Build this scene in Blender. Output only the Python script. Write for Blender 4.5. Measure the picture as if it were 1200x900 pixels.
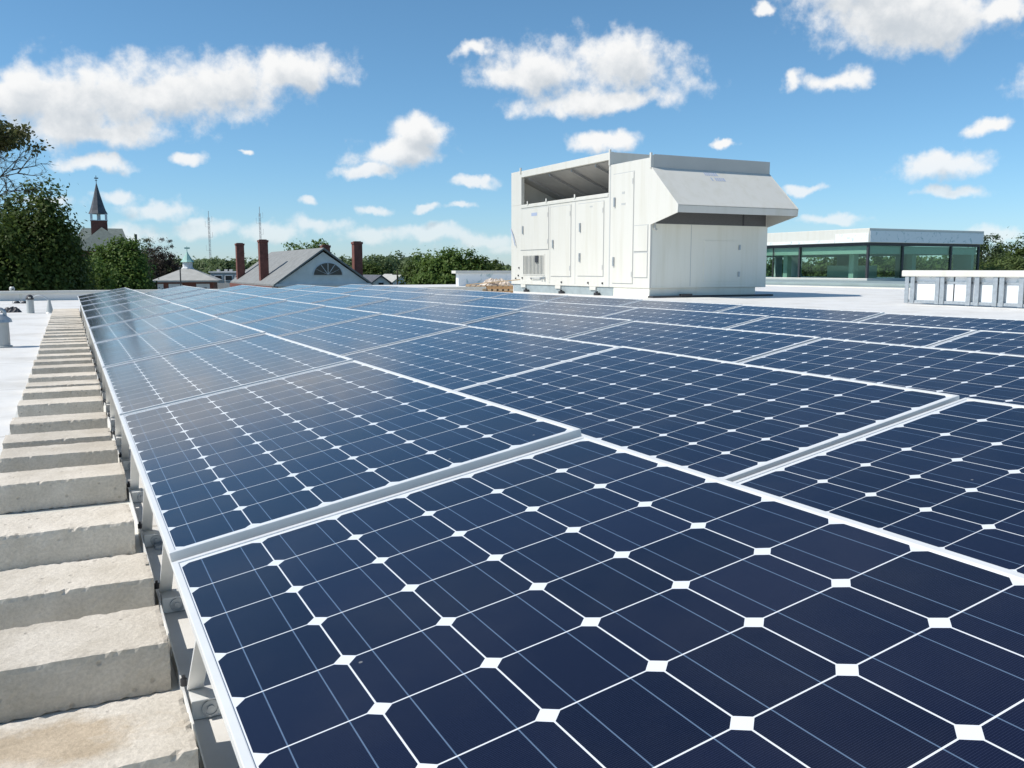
import bpy, bmesh, math, random
import numpy as np
from mathutils import Vector, Matrix

for o in list(bpy.data.objects): bpy.data.objects.remove(o)
S = bpy.context.scene
COL = S.collection
R_ = math.radians

# ------------------------------------------------------------------ camera
YAW, PITCH, FPX = 0.46076, -0.12883, 1039.7          # heading right of +y, tilt, focal length in photo pixels
CAM = Vector((-0.1095, -1.4852, 0.7624))
cd = bpy.data.cameras.new('camera'); cam = bpy.data.objects.new('camera', cd); COL.objects.link(cam)
cd.sensor_width = 36; cd.lens = FPX / 1200 * 36; cd.clip_start = 0.05; cd.clip_end = 12000
cam.location = CAM
cam.rotation_euler = (math.pi / 2 + PITCH, 0, -YAW)
S.camera = cam
S.render.resolution_x, S.render.resolution_y = 1024, 768

FWD = Vector((math.sin(YAW), math.cos(YAW), 0)); RGT = Vector((math.cos(YAW), -math.sin(YAW), 0))
def heading(px, py):
    """direction in the world seen at a photo pixel"""
    a, b = (px - 600) / FPX, -(py - 450) / FPX
    c, s = math.cos(PITCH), math.sin(PITCH)
    return (RGT * a + FWD * (c - b * s) + Vector((0, 0, s + b * c)))
def at(px, py, D):
    d = heading(px, py); k = d.dot(FWD); return CAM + d * (D / k)

# ------------------------------------------------------------------ sun, sky and exposure
SUN_EL = R_(48)
to_sun_h = (-RGT - FWD * 0.25).normalized()
to_sun = to_sun_h * math.cos(SUN_EL) + Vector((0, 0, math.sin(SUN_EL)))
sd = bpy.data.lights.new('sun', 'SUN'); sun = bpy.data.objects.new('sun', sd); COL.objects.link(sun)
sd.energy = 4.0; sd.angle = R_(0.53); sd.color = (1.0, 0.95, 0.87)
sun.rotation_euler = to_sun.to_track_quat('Z', 'Y').to_euler()
sun.location = (0, 0, 60)
SKY = 0.105
S.view_settings.view_transform = 'Standard'; S.view_settings.look = 'None'
S.view_settings.exposure = 0.34; S.view_settings.gamma = 1; S.view_settings.use_curve_mapping = False

W = bpy.data.worlds.new('World'); S.world = W; W.use_nodes = True
nt = W.node_tree; nt.nodes.clear()
def nd(t, typ, **kw):
    n = t.nodes.new(typ)
    for k, v in kw.items():
        if k.startswith('i_'):
            key = k[2:]; key = int(key) if key.isdigit() else key
            n.inputs[key].default_value = v
        else: setattr(n, k, v)
    return n

# clouds: (px, py, half width, half height, roll degrees) as seen from the roof, kept as directions in the sky
CLOUDS = [(20, 110, 62, 42, 0), (95, 120, 105, 48, 4), (180, 112, 120, 44, 6), (270, 98, 95, 36, 6), (350, 84, 62, 28, 2), (110, 152, 110, 22, 3),
  (640, 84, 85, 36, 0), (735, 72, 72, 40, -5), (700, 118, 130, 17, 3), (600, 88, 48, 22, 0),
  (1030, 10, 100, 42, -8), (1095, 30, 70, 34, 0), (1000, -20, 90, 30, 0), (1170, 12, 45, 14, 10),
  (492, 156, 40, 21, 0), (470, 178, 66, 21, 9), (432, 202, 46, 10, 4),
  (703, 167, 46, 15, 0), (985, 95, 34, 13, 8), (930, 97, 17, 14, 12), (1102, 193, 56, 15, 3), (1117, 225, 36, 9, 0), (553, 58, 23, 11, 15),
  (110, 192, 48, 10, 2), (219, 186, 20, 9, 5), (558, 213, 32, 8, 0), (437, 246, 27, 7, 0), (365, 234, 14, 7, 0), (500, 244, 17, 7, 8),
  (541, 241, 19, 6, 0), (142, 232, 22, 10, 0), (848, 171, 15, 6, 0), (1162, 152, 24, 10, 5), (888, 10, 14, 9, 0), (945, 222, 26, 7, 0), (292, 174, 12, 4, 0),
  (185, 246, 44, 14, 0), (240, 268, 50, 13, 0), (375, 264, 46, 14, 0), (320, 272, 46, 13, 0), (440, 274, 55, 13, 0), (505, 274, 58, 11, 0), (565, 280, 50, 11, 0),
  (60, 236, 36, 9, 0), (150, 275, 50, 14, 0), (1165, 276, 40, 9, 0), (980, 258, 40, 7, 0), (700, 290, 200, 9, 0), (-120, 120, 90, 40, 0), (1300, 90, 90, 35, 0), (1330, 230, 80, 14, 0), (-220, 230, 120, 16, 0)]
g = bpy.data.node_groups.new('cloud_density', 'ShaderNodeTree')
g.interface.new_socket('Vector', in_out='INPUT', socket_type='NodeSocketVector')
g.interface.new_socket('Density', in_out='OUTPUT', socket_type='NodeSocketFloat')
gi = g.nodes.new('NodeGroupInput'); go = g.nodes.new('NodeGroupOutput'); L = g.links.new
nw = nd(g, 'ShaderNodeTexNoise', i_Scale=26.0, i_Detail=4.0, i_Roughness=0.55)
L(gi.outputs[0], nw.inputs['Vector'])
sb = nd(g, 'ShaderNodeVectorMath', operation='SUBTRACT', i_1=(0.5, 0.5, 0.5)); L(nw.outputs['Color'], sb.inputs[0])
sc = nd(g, 'ShaderNodeVectorMath', operation='MULTIPLY', i_1=(0.045, 0.045, 0.032)); L(sb.outputs[0], sc.inputs[0])
ad = nd(g, 'ShaderNodeVectorMath', operation='ADD'); L(gi.outputs[0], ad.inputs[0]); L(sc.outputs[0], ad.inputs[1])
prev = None
for (px, py, rx, ry, rot) in CLOUDS:
    c = heading(px, py).normalized()
    e1 = c.cross(Vector((0, 0, 1))).normalized(); e2 = e1.cross(c).normalized()
    a = R_(rot); f1 = e1 * math.cos(a) + e2 * math.sin(a); f2 = -e1 * math.sin(a) + e2 * math.cos(a)
    m = Matrix((f1, f2, f1.cross(f2))).transposed()
    mp = nd(g, 'ShaderNodeMapping', vector_type='TEXTURE')
    mp.inputs['Location'].default_value = c; mp.inputs['Rotation'].default_value = m.to_euler('XYZ')
    mp.inputs['Scale'].default_value = (rx / FPX * 1.04, ry / FPX * 1.04, 0.5)
    L(ad.outputs[0], mp.inputs['Vector'])
    ln = nd(g, 'ShaderNodeVectorMath', operation='LENGTH'); L(mp.outputs[0], ln.inputs[0])
    if prev is None: prev = ln.outputs['Value']
    else:
        mn = nd(g, 'ShaderNodeMath', operation='SMOOTH_MIN', i_2=0.25); L(prev, mn.inputs[0]); L(ln.outputs['Value'], mn.inputs[1]); prev = mn.outputs[0]
mx = nd(g, 'ShaderNodeMath', operation='MINIMUM', i_1=2.5); L(prev, mx.inputs[0])
inv = nd(g, 'ShaderNodeMath', operation='SUBTRACT', i_0=1.0); L(mx.outputs[0], inv.inputs[1])
nf = nd(g, 'ShaderNodeTexNoise', i_Scale=34.0, i_Detail=10.0, i_Roughness=0.6); L(gi.outputs[0], nf.inputs['Vector'])
nm = nd(g, 'ShaderNodeMath', operation='MULTIPLY_ADD', i_1=1.55, i_2=-0.775); L(nf.outputs[0], nm.inputs[0])
sm = nd(g, 'ShaderNodeMath', operation='ADD'); L(inv.outputs[0], sm.inputs[0]); L(nm.outputs[0], sm.inputs[1])
L(sm.outputs[0], go.inputs[0])

L = nt.links.new
tc = nd(nt, 'ShaderNodeTexCoord')
sky = nd(nt, 'ShaderNodeTexSky', sky_type='NISHITA', sun_disc=False, sun_elevation=SUN_EL, air_density=0.85, dust_density=0.2, ozone_density=10.0, altitude=50)
sky.sun_rotation = math.atan2(to_sun_h.x, to_sun_h.y)
d1 = nt.nodes.new('ShaderNodeGroup'); d1.node_tree = g; L(tc.outputs['Generated'], d1.inputs[0])
off = nd(nt, 'ShaderNodeVectorMath', operation='ADD', i_1=tuple(to_sun_h * 0.008 + Vector((0, 0, 0.017)))); L(tc.outputs['Generated'], off.inputs[0])
d2 = nt.nodes.new('ShaderNodeGroup'); d2.node_tree = g; L(off.outputs[0], d2.inputs[0])
al = nd(nt, 'ShaderNodeMapRange', interpolation_type='SMOOTHSTEP'); al.inputs[1].default_value = -0.02; al.inputs[2].default_value = 0.66; L(d1.outputs[0], al.inputs[0])
sh = nd(nt, 'ShaderNodeMapRange', interpolation_type='SMOOTHSTEP'); sh.inputs[1].default_value = 0.1; sh.inputs[2].default_value = 1.15; L(d2.outputs[0], sh.inputs[0])
cc = nd(nt, 'ShaderNodeMix', data_type='RGBA'); cc.inputs[6].default_value = (7.3, 7.3, 7.25, 1); cc.inputs[7].default_value = (4.6, 4.95, 5.3, 1); L(sh.outputs[0], cc.inputs[0])
hs = nd(nt, 'ShaderNodeHueSaturation', i_Saturation=0.97, i_Value=1.02, i_Hue=0.484); L(sky.outputs[0], hs.inputs['Color'])
mxc = nd(nt, 'ShaderNodeMix', data_type='RGBA')
sxyz = nd(nt, 'ShaderNodeSeparateXYZ'); L(tc.outputs['Generated'], sxyz.inputs[0])
air = nd(nt, 'ShaderNodeMapRange'); air.inputs[1].default_value = 0.02; air.inputs[2].default_value = 0.13; air.inputs[3].default_value = 0.5; air.inputs[4].default_value = 0.97; L(sxyz.outputs[2], air.inputs[0])
alm = nd(nt, 'ShaderNodeMath', operation='MULTIPLY'); L(al.outputs[0], alm.inputs[0]); L(air.outputs[0], alm.inputs[1])   # low clouds are seen through more air
L(alm.outputs[0], mxc.inputs[0]); L(hs.outputs[0], mxc.inputs[6]); L(cc.outputs[2], mxc.inputs[7])
bg = nd(nt, 'ShaderNodeBackground', i_Strength=SKY); L(mxc.outputs[2], bg.inputs['Color'])
out = nd(nt, 'ShaderNodeOutputWorld'); L(bg.outputs[0], out.inputs[0])
W.cycles.sampling_method = 'MANUAL'; W.cycles.sample_map_resolution = 512

# ------------------------------------------------------------------ materials
def material(name, base, rough=0.6, metal=0.0, var=0.0, vscale=4.0, bump=0.0, bscale=40.0, spec=0.5, base2=None, detail=5.0):
    m = bpy.data.materials.new(name); m.use_nodes = True; t = m.node_tree
    p = t.nodes['Principled BSDF']
    p.inputs['Roughness'].default_value = rough; p.inputs['Metallic'].default_value = metal
    p.inputs['Specular IOR Level'].default_value = spec
    p.inputs['Base Color'].default_value = (*base, 1)
    if var or base2 or bump:
        co = nd(t, 'ShaderNodeTexCoord')
    if var or base2:
        n = nd(t, 'ShaderNodeTexNoise', i_Scale=vscale, i_Detail=detail, i_Roughness=0.6); t.links.new(co.outputs['Object'], n.inputs['Vector'])
        cr = nd(t, 'ShaderNodeMapRange'); cr.inputs[1].default_value = 0.3; cr.inputs[2].default_value = 0.7; t.links.new(n.outputs[0], cr.inputs[0])
        mi = nd(t, 'ShaderNodeMix', data_type='RGBA')
        b2 = base2 or tuple(c * (1 + var) for c in base); b1 = base if base2 else tuple(c * (1 - var) for c in base)
        mi.inputs[6].default_value = (*b1, 1); mi.inputs[7].default_value = (*b2, 1)
        t.links.new(cr.outputs[0], mi.inputs[0]); t.links.new(mi.outputs[2], p.inputs['Base Color'])
    if bump:
        n2 = nd(t, 'ShaderNodeTexNoise', i_Scale=bscale, i_Detail=6.0, i_Roughness=0.65); t.links.new(co.outputs['Object'], n2.inputs['Vector'])
        b = nd(t, 'ShaderNodeBump', i_Strength=bump, i_Distance=0.01); t.links.new(n2.outputs[0], b.inputs['Height']); t.links.new(b.outputs[0], p.inputs['Normal'])
    return m

M = {}
M['alu'] = material('anodised_aluminium', (0.80, 0.795, 0.77), 0.42, 0.3, 0.05, 9)
M['galv'] = material('galvanised_steel', (0.42, 0.45, 0.47), 0.42, 0.6, 0.15, 14)
def painted(name, base):
    m = material(name, base, 0.42); t = m.node_tree; p = t.nodes['Principled BSDF']; L = t.links.new
    co = nd(t, 'ShaderNodeTexCoord'); mp = nd(t, 'ShaderNodeMapping'); mp.inputs['Scale'].default_value = (2.6, 2.6, 0.2); L(co.outputs['Object'], mp.inputs['Vector'])
    n = nd(t, 'ShaderNodeTexNoise', i_Scale=1.4, i_Detail=7.0, i_Roughness=0.65); L(mp.outputs[0], n.inputs['Vector'])
    r = nd(t, 'ShaderNodeMapRange'); r.inputs[1].default_value = 0.48; r.inputs[2].default_value = 0.75; L(n.outputs[0], r.inputs[0])
    mi = nd(t, 'ShaderNodeMix', data_type='RGBA'); mi.inputs[6].default_value = (*base, 1); mi.inputs[7].default_value = tuple(c * k for c, k in zip(base, (0.91, 0.90, 0.86))) + (1,)
    L(r.outputs[0], mi.inputs[0]); L(mi.outputs[2], p.inputs['Base Color'])
    n2 = nd(t, 'ShaderNodeTexNoise', i_Scale=1.1, i_Detail=2.0); L(co.outputs['Object'], n2.inputs['Vector'])
    b = nd(t, 'ShaderNodeBump', i_Strength=0.25, i_Distance=0.03); L(n2.outputs[0], b.inputs['Height']); L(b.outputs[0], p.inputs['Normal'])
    return m
M['white_metal'] = painted('white_painted_metal', (0.63, 0.615, 0.56))
M['end_metal'] = painted('white_sheet_lightened_for_shade', (0.84, 0.81, 0.70))  # same white paint, lightened and warmed to offset shade on the unit's end
M['band_metal'] = material('grey_band_sheet', (0.48, 0.48, 0.45), 0.5, 0, 0.05, 0.9)
M['grey_metal'] = material('light_grey_sheet_metal', (0.43, 0.45, 0.44), 0.36, 0, 0.05, 0.9)
M['dark_metal'] = material('dark_steel', (0.05, 0.05, 0.055), 0.5, 0.3, 0.1)
M['rail'] = material('grey_blue_rail_steel', (0.30, 0.35, 0.36), 0.5, 0.0, 0.12)
M['black'] = material('black_rubber', (0.02, 0.02, 0.022), 0.7)
M['seam'] = material('door_gap_grey', (0.45, 0.46, 0.45), 0.6)
M['ink'] = material('blue_print', (0.36, 0.42, 0.55), 0.6)
M['inner'] = material('inner_sheet_metal', (0.36, 0.36, 0.36), 0.35, 0.35, 0.12, 2.5)
M['wood'] = material('raw_pallet_wood', (0.42, 0.24, 0.11), 0.8, 0, 0.2, 12)
M['pale_wood'] = material('pale_pallet_wood', (0.6, 0.44, 0.27), 0.8, 0, 0.15, 12)
M['dirty_scrap'] = material('dirty_membrane_scrap', (0.55, 0.47, 0.4), 0.8, 0, 0.35, 6)
M['brick'] = material('dark_red_brick', (0.17, 0.065, 0.05), 0.85, 0, 0.3, 3)
M['slate'] = material('grey_green_slate', (0.13, 0.155, 0.14), 0.7, 0, 0.18, 2)
M['slate2'] = material('weathered_grey_shingle', (0.21, 0.215, 0.21), 0.8, 0, 0.16, 1.6)
M['spire'] = material('dark_spire_slate', (0.085, 0.09, 0.105), 0.75, 0, 0.3, 1.5)
M['white_paint'] = material('white_house_paint', (0.66, 0.67, 0.68), 0.7, 0, 0.1, 1.5)
M['stucco'] = material('stained_white_stucco', (0.66, 0.66, 0.64), 0.85, 0, 0.0, 1.2, base2=(0.82, 0.81, 0.78))
M['copper'] = material('green_copper', (0.28, 0.48, 0.42), 0.6, 0, 0.15)
M['pale_roof'] = material('pale_grey_roofing', (0.38, 0.375, 0.35), 0.8, 0, 0.12, 1.5)
M['window'] = material('dark_window_glass', (0.03, 0.035, 0.04), 0.1, 0)
M['board'] = material('white_insulation_board', (0.8, 0.81, 0.82), 0.7, 0, 0.0, 1.6, base2=(0.7, 0.74, 0.75))
M['bark'] = material('tree_bark', (0.09, 0.07, 0.05), 0.9, 0, 0.3, 5)
M['ground'] = material('town_ground', (0.05, 0.07, 0.03), 0.95, 0, 0.0, 0.05, base2=(0.11, 0.11, 0.08))
M['sideroof'] = material('grey_green_metal_roof', (0.30, 0.36, 0.35), 0.4, 0, 0.15, 0.5)
M['tower'] = material('galvanised_mast', (0.34, 0.3, 0.3), 0.6, 0.1)
M['bird_screen'] = material('dark_bird_screen', (0.12, 0.12, 0.12), 0.55, 0.3, 0.5, 60)
M['greywall'] = material('exterior_wall_panel', (0.45, 0.44, 0.42), 0.8, 0, 0.08, 0.6)
M['room'] = material('pale_interior_wall', (0.5, 0.53, 0.5), 0.7, 0, 0.05, 1)

# torn blue-green foil facing on white boards
def foil():
    m = material('white_board_with_teal_facing', (0.74, 0.77, 0.78), 0.55); t = m.node_tree; p = t.nodes['Principled BSDF']
    co = nd(t, 'ShaderNodeTexCoord'); n = nd(t, 'ShaderNodeTexNoise', i_Scale=2.6, i_Detail=7.0, i_Roughness=0.7, i_Distortion=0.8)
    t.links.new(co.outputs['Object'], n.inputs['Vector'])
    r = nd(t, 'ShaderNodeMapRange'); r.inputs[1].default_value = 0.56; r.inputs[2].default_value = 0.70; t.links.new(n.outputs[0], r.inputs[0])
    mi = nd(t, 'ShaderNodeMix', data_type='RGBA'); mi.inputs[6].default_value = (0.76, 0.78, 0.79, 1); mi.inputs[7].default_value = (0.2, 0.36, 0.38, 1)
    t.links.new(r.outputs[0], mi.inputs[0]); t.links.new(mi.outputs[2], p.inputs['Base Color']); return m
M['foil'] = foil()

# concrete
def concrete(name, stain):
    m = bpy.data.materials.new(name); m.use_nodes = True; t = m.node_tree; p = t.nodes['Principled BSDF']; L = t.links.new
    p.inputs['Roughness'].default_value = 0.9; p.inputs['Specular IOR Level'].default_value = 0.25
    co = nd(t, 'ShaderNodeTexCoord'); inf = nd(t, 'ShaderNodeObjectInfo')
    of = nd(t, 'ShaderNodeVectorMath', operation='MULTIPLY_ADD', i_1=(7, 7, 7)); 
    cv = nd(t, 'ShaderNodeCombineXYZ'); L(inf.outputs['Random'], cv.inputs[0]); L(inf.outputs['Random'], cv.inputs[1])
    L(cv.outputs[0], of.inputs[0]); L(co.outputs['Object'], of.inputs[2])
    n1 = nd(t, 'ShaderNodeTexNoise', i_Scale=7.0, i_Detail=6.0, i_Roughness=0.65); L(of.outputs[0], n1.inputs['Vector'])
    n2 = nd(t, 'ShaderNodeTexNoise', i_Scale=130.0, i_Detail=4.0, i_Roughness=0.7); L(of.outputs[0], n2.inputs['Vector'])
    mi = nd(t, 'ShaderNodeMix', data_type='RGBA'); mi.inputs[6].default_value = (0.53, 0.475, 0.395, 1); mi.inputs[7].default_value = (0.68, 0.62, 0.535, 1)
    ra = nd(t, 'ShaderNodeMapRange'); ra.inputs[1].default_value = 0.35; ra.inputs[2].default_value = 0.65; L(n1.outputs[0], ra.inputs[0]); L(ra.outputs[0], mi.inputs[0])
    rb = nd(t, 'ShaderNodeMapRange'); rb.inputs[1].default_value = 0.3; rb.inputs[2].default_value = 0.7; rb.inputs[3].default_value = 0.84; rb.inputs[4].default_value = 1.12; L(n2.outputs[0], rb.inputs[0])
    mu = nd(t, 'ShaderNodeMix', data_type='RGBA', blend_type='MULTIPLY'); mu.inputs[0].default_value = 1.0; L(mi.outputs[2], mu.inputs[6]); L(rb.outputs[0], mu.inputs[7])
    # per block tint
    tint = nd(t, 'ShaderNodeMapRange'); tint.inputs[3].default_value = 0.88; tint.inputs[4].default_value = 1.08; L(inf.outputs['Random'], tint.inputs[0])
    mt = nd(t, 'ShaderNodeMix', data_type='RGBA', blend_type='MULTIPLY'); mt.inputs[0].default_value = 1.0; L(mu.outputs[2], mt.inputs[6]); L(tint.outputs[0], mt.inputs[7])
    # pits
    vo = nd(t, 'ShaderNodeTexVoronoi', i_Scale=38.0, i_Randomness=1.0); L(of.outputs[0], vo.inputs['Vector'])
    pr = nd(t, 'ShaderNodeMapRange'); pr.inputs[1].default_value = 0.10; pr.inputs[2].default_value = 0.22; L(vo.outputs['Distance'], pr.inputs[0])
    wn = nd(t, 'ShaderNodeMath', operation='GREATER_THAN', i_1=0.72); L(vo.outputs['Color'], wn.inputs[0])
    pit = nd(t, 'ShaderNodeMath', operation='SUBTRACT', i_0=1.0); L(pr.outputs[0], pit.inputs[1])
    pm = nd(t, 'ShaderNodeMath', operation='MULTIPLY'); L(pit.outputs[0], pm.inputs[0]); L(wn.outputs[0], pm.inputs[1])
    dk = nd(t, 'ShaderNodeMix', data_type='RGBA'); dk.inputs[7].default_value = (0.27, 0.24, 0.2, 1)
    pf = nd(t, 'ShaderNodeMath', operation='MULTIPLY', i_1=0.5); L(pm.outputs[0], pf.inputs[0]); L(pf.outputs[0], dk.inputs[0]); L(mt.outputs[2], dk.inputs[6])
    last = dk.outputs[2]
    if stain:
        n3 = nd(t, 'ShaderNodeTexNoise', i_Scale=9.0, i_Detail=7.0, i_Roughness=0.7); L(co.outputs['Object'], n3.inputs['Vector'])
        mp = nd(t, 'ShaderNodeMapping', vector_type='TEXTURE'); mp.inputs['Location'].default_value = (0.17, 0.115, 0.092); mp.inputs['Scale'].default_value = (0.16, 0.075, 0.2)
        L(co.outputs['Object'], mp.inputs['Vector']); ln = nd(t, 'ShaderNodeVectorMath', operation='LENGTH'); L(mp.outputs[0], ln.inputs[0])
        s1 = nd(t, 'ShaderNodeMath', operation='MULTIPLY_ADD', i_1=2.2); L(n3.outputs[0], s1.inputs[0]); 
        s0 = nd(t, 'ShaderNodeMath', operation='MULTIPLY', i_1=-1.0); L(ln.outputs['Value'], s0.inputs[0]); L(s0.outputs[0], s1.inputs[2])
        s2 = nd(t, 'ShaderNodeMapRange'); s2.inputs[1].default_value = 0.0; s2.inputs[2].default_value = 0.5; s2.inputs[4].default_value = 0.75; L(s1.outputs[0], s2.inputs[0])
        st = nd(t, 'ShaderNodeMix', data_type='RGBA', blend_type='MULTIPLY'); st.inputs[7].default_value = (0.70, 0.59, 0.45, 1)
        L(s2.outputs[0], st.inputs[0]); L(last, st.inputs[6]); last = st.outputs[2]
    L(last, p.inputs['Base Color'])
    hb = nd(t, 'ShaderNodeMath', operation='MULTIPLY_ADD', i_1=-1.6); L(pm.outputs[0], hb.inputs[0]); L(n2.outputs[0], hb.inputs[2])
    b = nd(t, 'ShaderNodeBump', i_Strength=0.42, i_Distance=0.004); L(hb.outputs[0], b.inputs['Height']); L(b.outputs[0], p.inputs['Normal'])
    return m
M['concrete'] = concrete('rough_concrete', False); M['concrete_stained'] = concrete('stained_rough_concrete', True)

# white roof membrane with welded seams and grime
def membrane():
    m = bpy.data.materials.new('white_roof_membrane'); m.use_nodes = True; t = m.node_tree; p = t.nodes['Principled BSDF']; L = t.links.new
    p.inputs['Roughness'].default_value = 0.55
    co = nd(t, 'ShaderNodeTexCoord'); 
    n = nd(t, 'ShaderNodeTexNoise', i_Scale=1.3, i_Detail=8.0, i_Roughness=0.65); L(co.outputs['Object'], n.inputs['Vector'])
    r = nd(t, 'ShaderNodeMapRange'); r.inputs[1].default_value = 0.47; r.inputs[2].default_value = 0.7; L(n.outputs[0], r.inputs[0])
    mi = nd(t, 'ShaderNodeMix', data_type='RGBA'); mi.inputs[6].default_value = (0.71, 0.695, 0.665, 1); mi.inputs[7].default_value = (0.58, 0.555, 0.51, 1); L(r.outputs[0], mi.inputs[0])
    sp = nd(t, 'ShaderNodeSeparateXYZ'); 
    nwp = nd(t, 'ShaderNodeTexNoise', i_Scale=0.8, i_Detail=3.0); L(co.outputs['Object'], nwp.inputs['Vector'])
    vv = nd(t, 'ShaderNodeVectorMath', operation='MULTIPLY_ADD', i_1=(0.10, 0.10, 0)); L(nwp.outputs['Color'], vv.inputs[0]); L(co.outputs['Object'], vv.inputs[2]); L(vv.outputs[0], sp.inputs[0])
    last = mi.outputs[2]
    for ax, per, ph, wd in ((1, 1.83, 0.5, 0.010), (0, 5.2, 1.2, 0.004)):
        a = nd(t, 'ShaderNodeMath', operation='ADD', i_1=ph + 500 * per); L(sp.outputs[ax], a.inputs[0])
        md = nd(t, 'ShaderNodeMath', operation='MODULO', i_1=per); L(a.outputs[0], md.inputs[0])
        lt = nd(t, 'ShaderNodeMath', operation='LESS_THAN', i_1=wd * 2); L(md.outputs[0], lt.inputs[0])
        k = nd(t, 'ShaderNodeMath', operation='MULTIPLY', i_1=0.7); L(lt.outputs[0], k.inputs[0])
        x = nd(t, 'ShaderNodeMix', data_type='RGBA'); x.inputs[7].default_value = (0.40, 0.37, 0.33, 1); L(k.outputs[0], x.inputs[0]); L(last, x.inputs[6]); last = x.outputs[2]
    L(last, p.inputs['Base Color'])
    n5 = nd(t, 'ShaderNodeTexNoise', i_Scale=2.2, i_Detail=3.0, i_Distortion=0.6); L(co.outputs['Object'], n5.inputs['Vector'])
    b = nd(t, 'ShaderNodeBump', i_Strength=0.35, i_Distance=0.05); L(n5.outputs[0], b.inputs['Height']); L(b.outputs[0], p.inputs['Normal'])
    return m
M['membrane'] = membrane()

# photovoltaic laminate: pseudo-square cells, white backsheet between them, bus bars and fingers, under glass
PW, PL, PITCH_Y, CP, MX, ML = 0.786, 1.563, 1.579, 0.127, 0.012, 0.019
def laminate():
    m = bpy.data.materials.new('solar_cell_laminate'); m.use_nodes = True; t = m.node_tree; p = t.nodes['Principled BSDF']; L = t.links.new
    def math_(op, a, b=None, c=None):
        n = nd(t, 'ShaderNodeMath', operation=op)
        for i, v in enumerate((a, b, c)):
            if v is None: continue
            if isinstance(v, (int, float)): n.inputs[i].default_value = v
            else: L(v, n.inputs[i])
        return n.outputs[0]
    co = nd(t, 'ShaderNodeTexCoord'); sp = nd(t, 'ShaderNodeSeparateXYZ'); L(co.outputs['Object'], sp.inputs[0])
    u = math_('DIVIDE', math_('SUBTRACT', sp.outputs[0], MX), CP); v = math_('DIVIDE', math_('SUBTRACT', sp.outputs[1], ML), CP)
    fu = math_('SUBTRACT', math_('FRACT', u), 0.5); fv = math_('SUBTRACT', math_('FRACT', v), 0.5)
    iu, iv = math_('FLOOR', u), math_('FLOOR', v)
    au, av = math_('ABSOLUTE', fu), math_('ABSOLUTE', fv)
    edge = 0.5 - 0.0010 / CP
    inside = math_('MULTIPLY', math_('LESS_THAN', au, edge), math_('LESS_THAN', av, edge))
    # chamfered corners
    rad = math_('SQRT', math_('ADD', math_('MULTIPLY', au, au), math_('MULTIPLY', av, av)))
    dia = math_('ADD', au, av)
    inside = math_('MULTIPLY', inside, math_('LESS_THAN', dia, 0.888))
    inside = math_('MULTIPLY', inside, math_('LESS_THAN', rad, 0.642))
    for (a, lo, hi) in ((u, 0.0, 6.0), (v, 0.0, 12.0)):
        inside = math_('MULTIPLY', inside, math_('MULTIPLY', math_('GREATER_THAN', a, lo), math_('LESS_THAN', a, hi)))
    bus = math_('LESS_THAN', math_('ABSOLUTE', math_('SUBTRACT', au, 0.245)), 0.00072 / CP)
    fing = math_('LESS_THAN', math_('FRACT', math_('MULTIPLY', v, 52.0)), 0.09)
    # each cell a little different
    cid = nd(t, 'ShaderNodeCombineXYZ'); L(iu, cid.inputs[0]); L(iv, cid.inputs[1])
    inf = nd(t, 'ShaderNodeObjectInfo'); L(math_('MULTIPLY', inf.outputs['Random'], 97.0), cid.inputs[2])
    wn = nd(t, 'ShaderNodeTexWhiteNoise', noise_dimensions='3D'); L(cid.outputs[0], wn.inputs['Vector'])
    cell = nd(t, 'ShaderNodeMix', data_type='RGBA'); cell.inputs[6].default_value = (0.0034, 0.0042, 0.0150, 1); cell.inputs[7].default_value = (0.0066, 0.0080, 0.0250, 1); L(wn.outputs['Value'], cell.inputs[0])
    # grain of the textured wafer
    gr = nd(t, 'ShaderNodeTexNoise', i_Scale=900.0, i_Detail=2.0); L(co.outputs['Object'], gr.inputs['Vector'])
    grr = nd(t, 'ShaderNodeMapRange'); grr.inputs[1].default_value = 0.3; grr.inputs[2].default_value = 0.7; grr.inputs[3].default_value = 0.7; grr.inputs[4].default_value = 1.35; L(gr.outputs[0], grr.inputs[0])
    cg = nd(t, 'ShaderNodeMix', data_type='RGBA', blend_type='MULTIPLY'); cg.inputs[0].default_value = 1.0; L(cell.outputs[2], cg.inputs[6]); L(grr.outputs[0], cg.inputs[7])
    c1 = nd(t, 'ShaderNodeMix', data_type='RGBA'); c1.inputs[7].default_value = (0.04, 0.05, 0.09, 1); L(math_('MULTIPLY', fing, 0.8), c1.inputs[0]); L(cg.outputs[2], c1.inputs[6])
    c2 = nd(t, 'ShaderNodeMix', data_type='RGBA'); c2.inputs[7].default_value = (0.10, 0.15, 0.23, 1); L(bus, c2.inputs[0]); L(c1.outputs[2], c2.inputs[6])
    c3 = nd(t, 'ShaderNodeMix', data_type='RGBA'); c3.inputs[6].default_value = (0.70, 0.72, 0.74, 1); L(inside, c3.inputs[0]); L(c2.outputs[2], c3.inputs[7])
    # thin film of dust, heavier in patches
    of = nd(t, 'ShaderNodeVectorMath', operation='ADD'); L(co.outputs['Object'], of.inputs[0]); L(cid.outputs[0], of.inputs[1])
    loc = nd(t, 'ShaderNodeVectorMath', operation='ADD'); L(co.outputs['Object'], loc.inputs[0])
    lz = nd(t, 'ShaderNodeCombineXYZ'); L(math_('MULTIPLY', inf.outputs['Random'], 31.0), lz.inputs[2]); L(lz.outputs[0], loc.inputs[1])
    dn = nd(t, 'ShaderNodeTexNoise', i_Scale=3.2, i_Detail=6.0, i_Roughness=0.6); L(loc.outputs[0], dn.inputs['Vector'])
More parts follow.
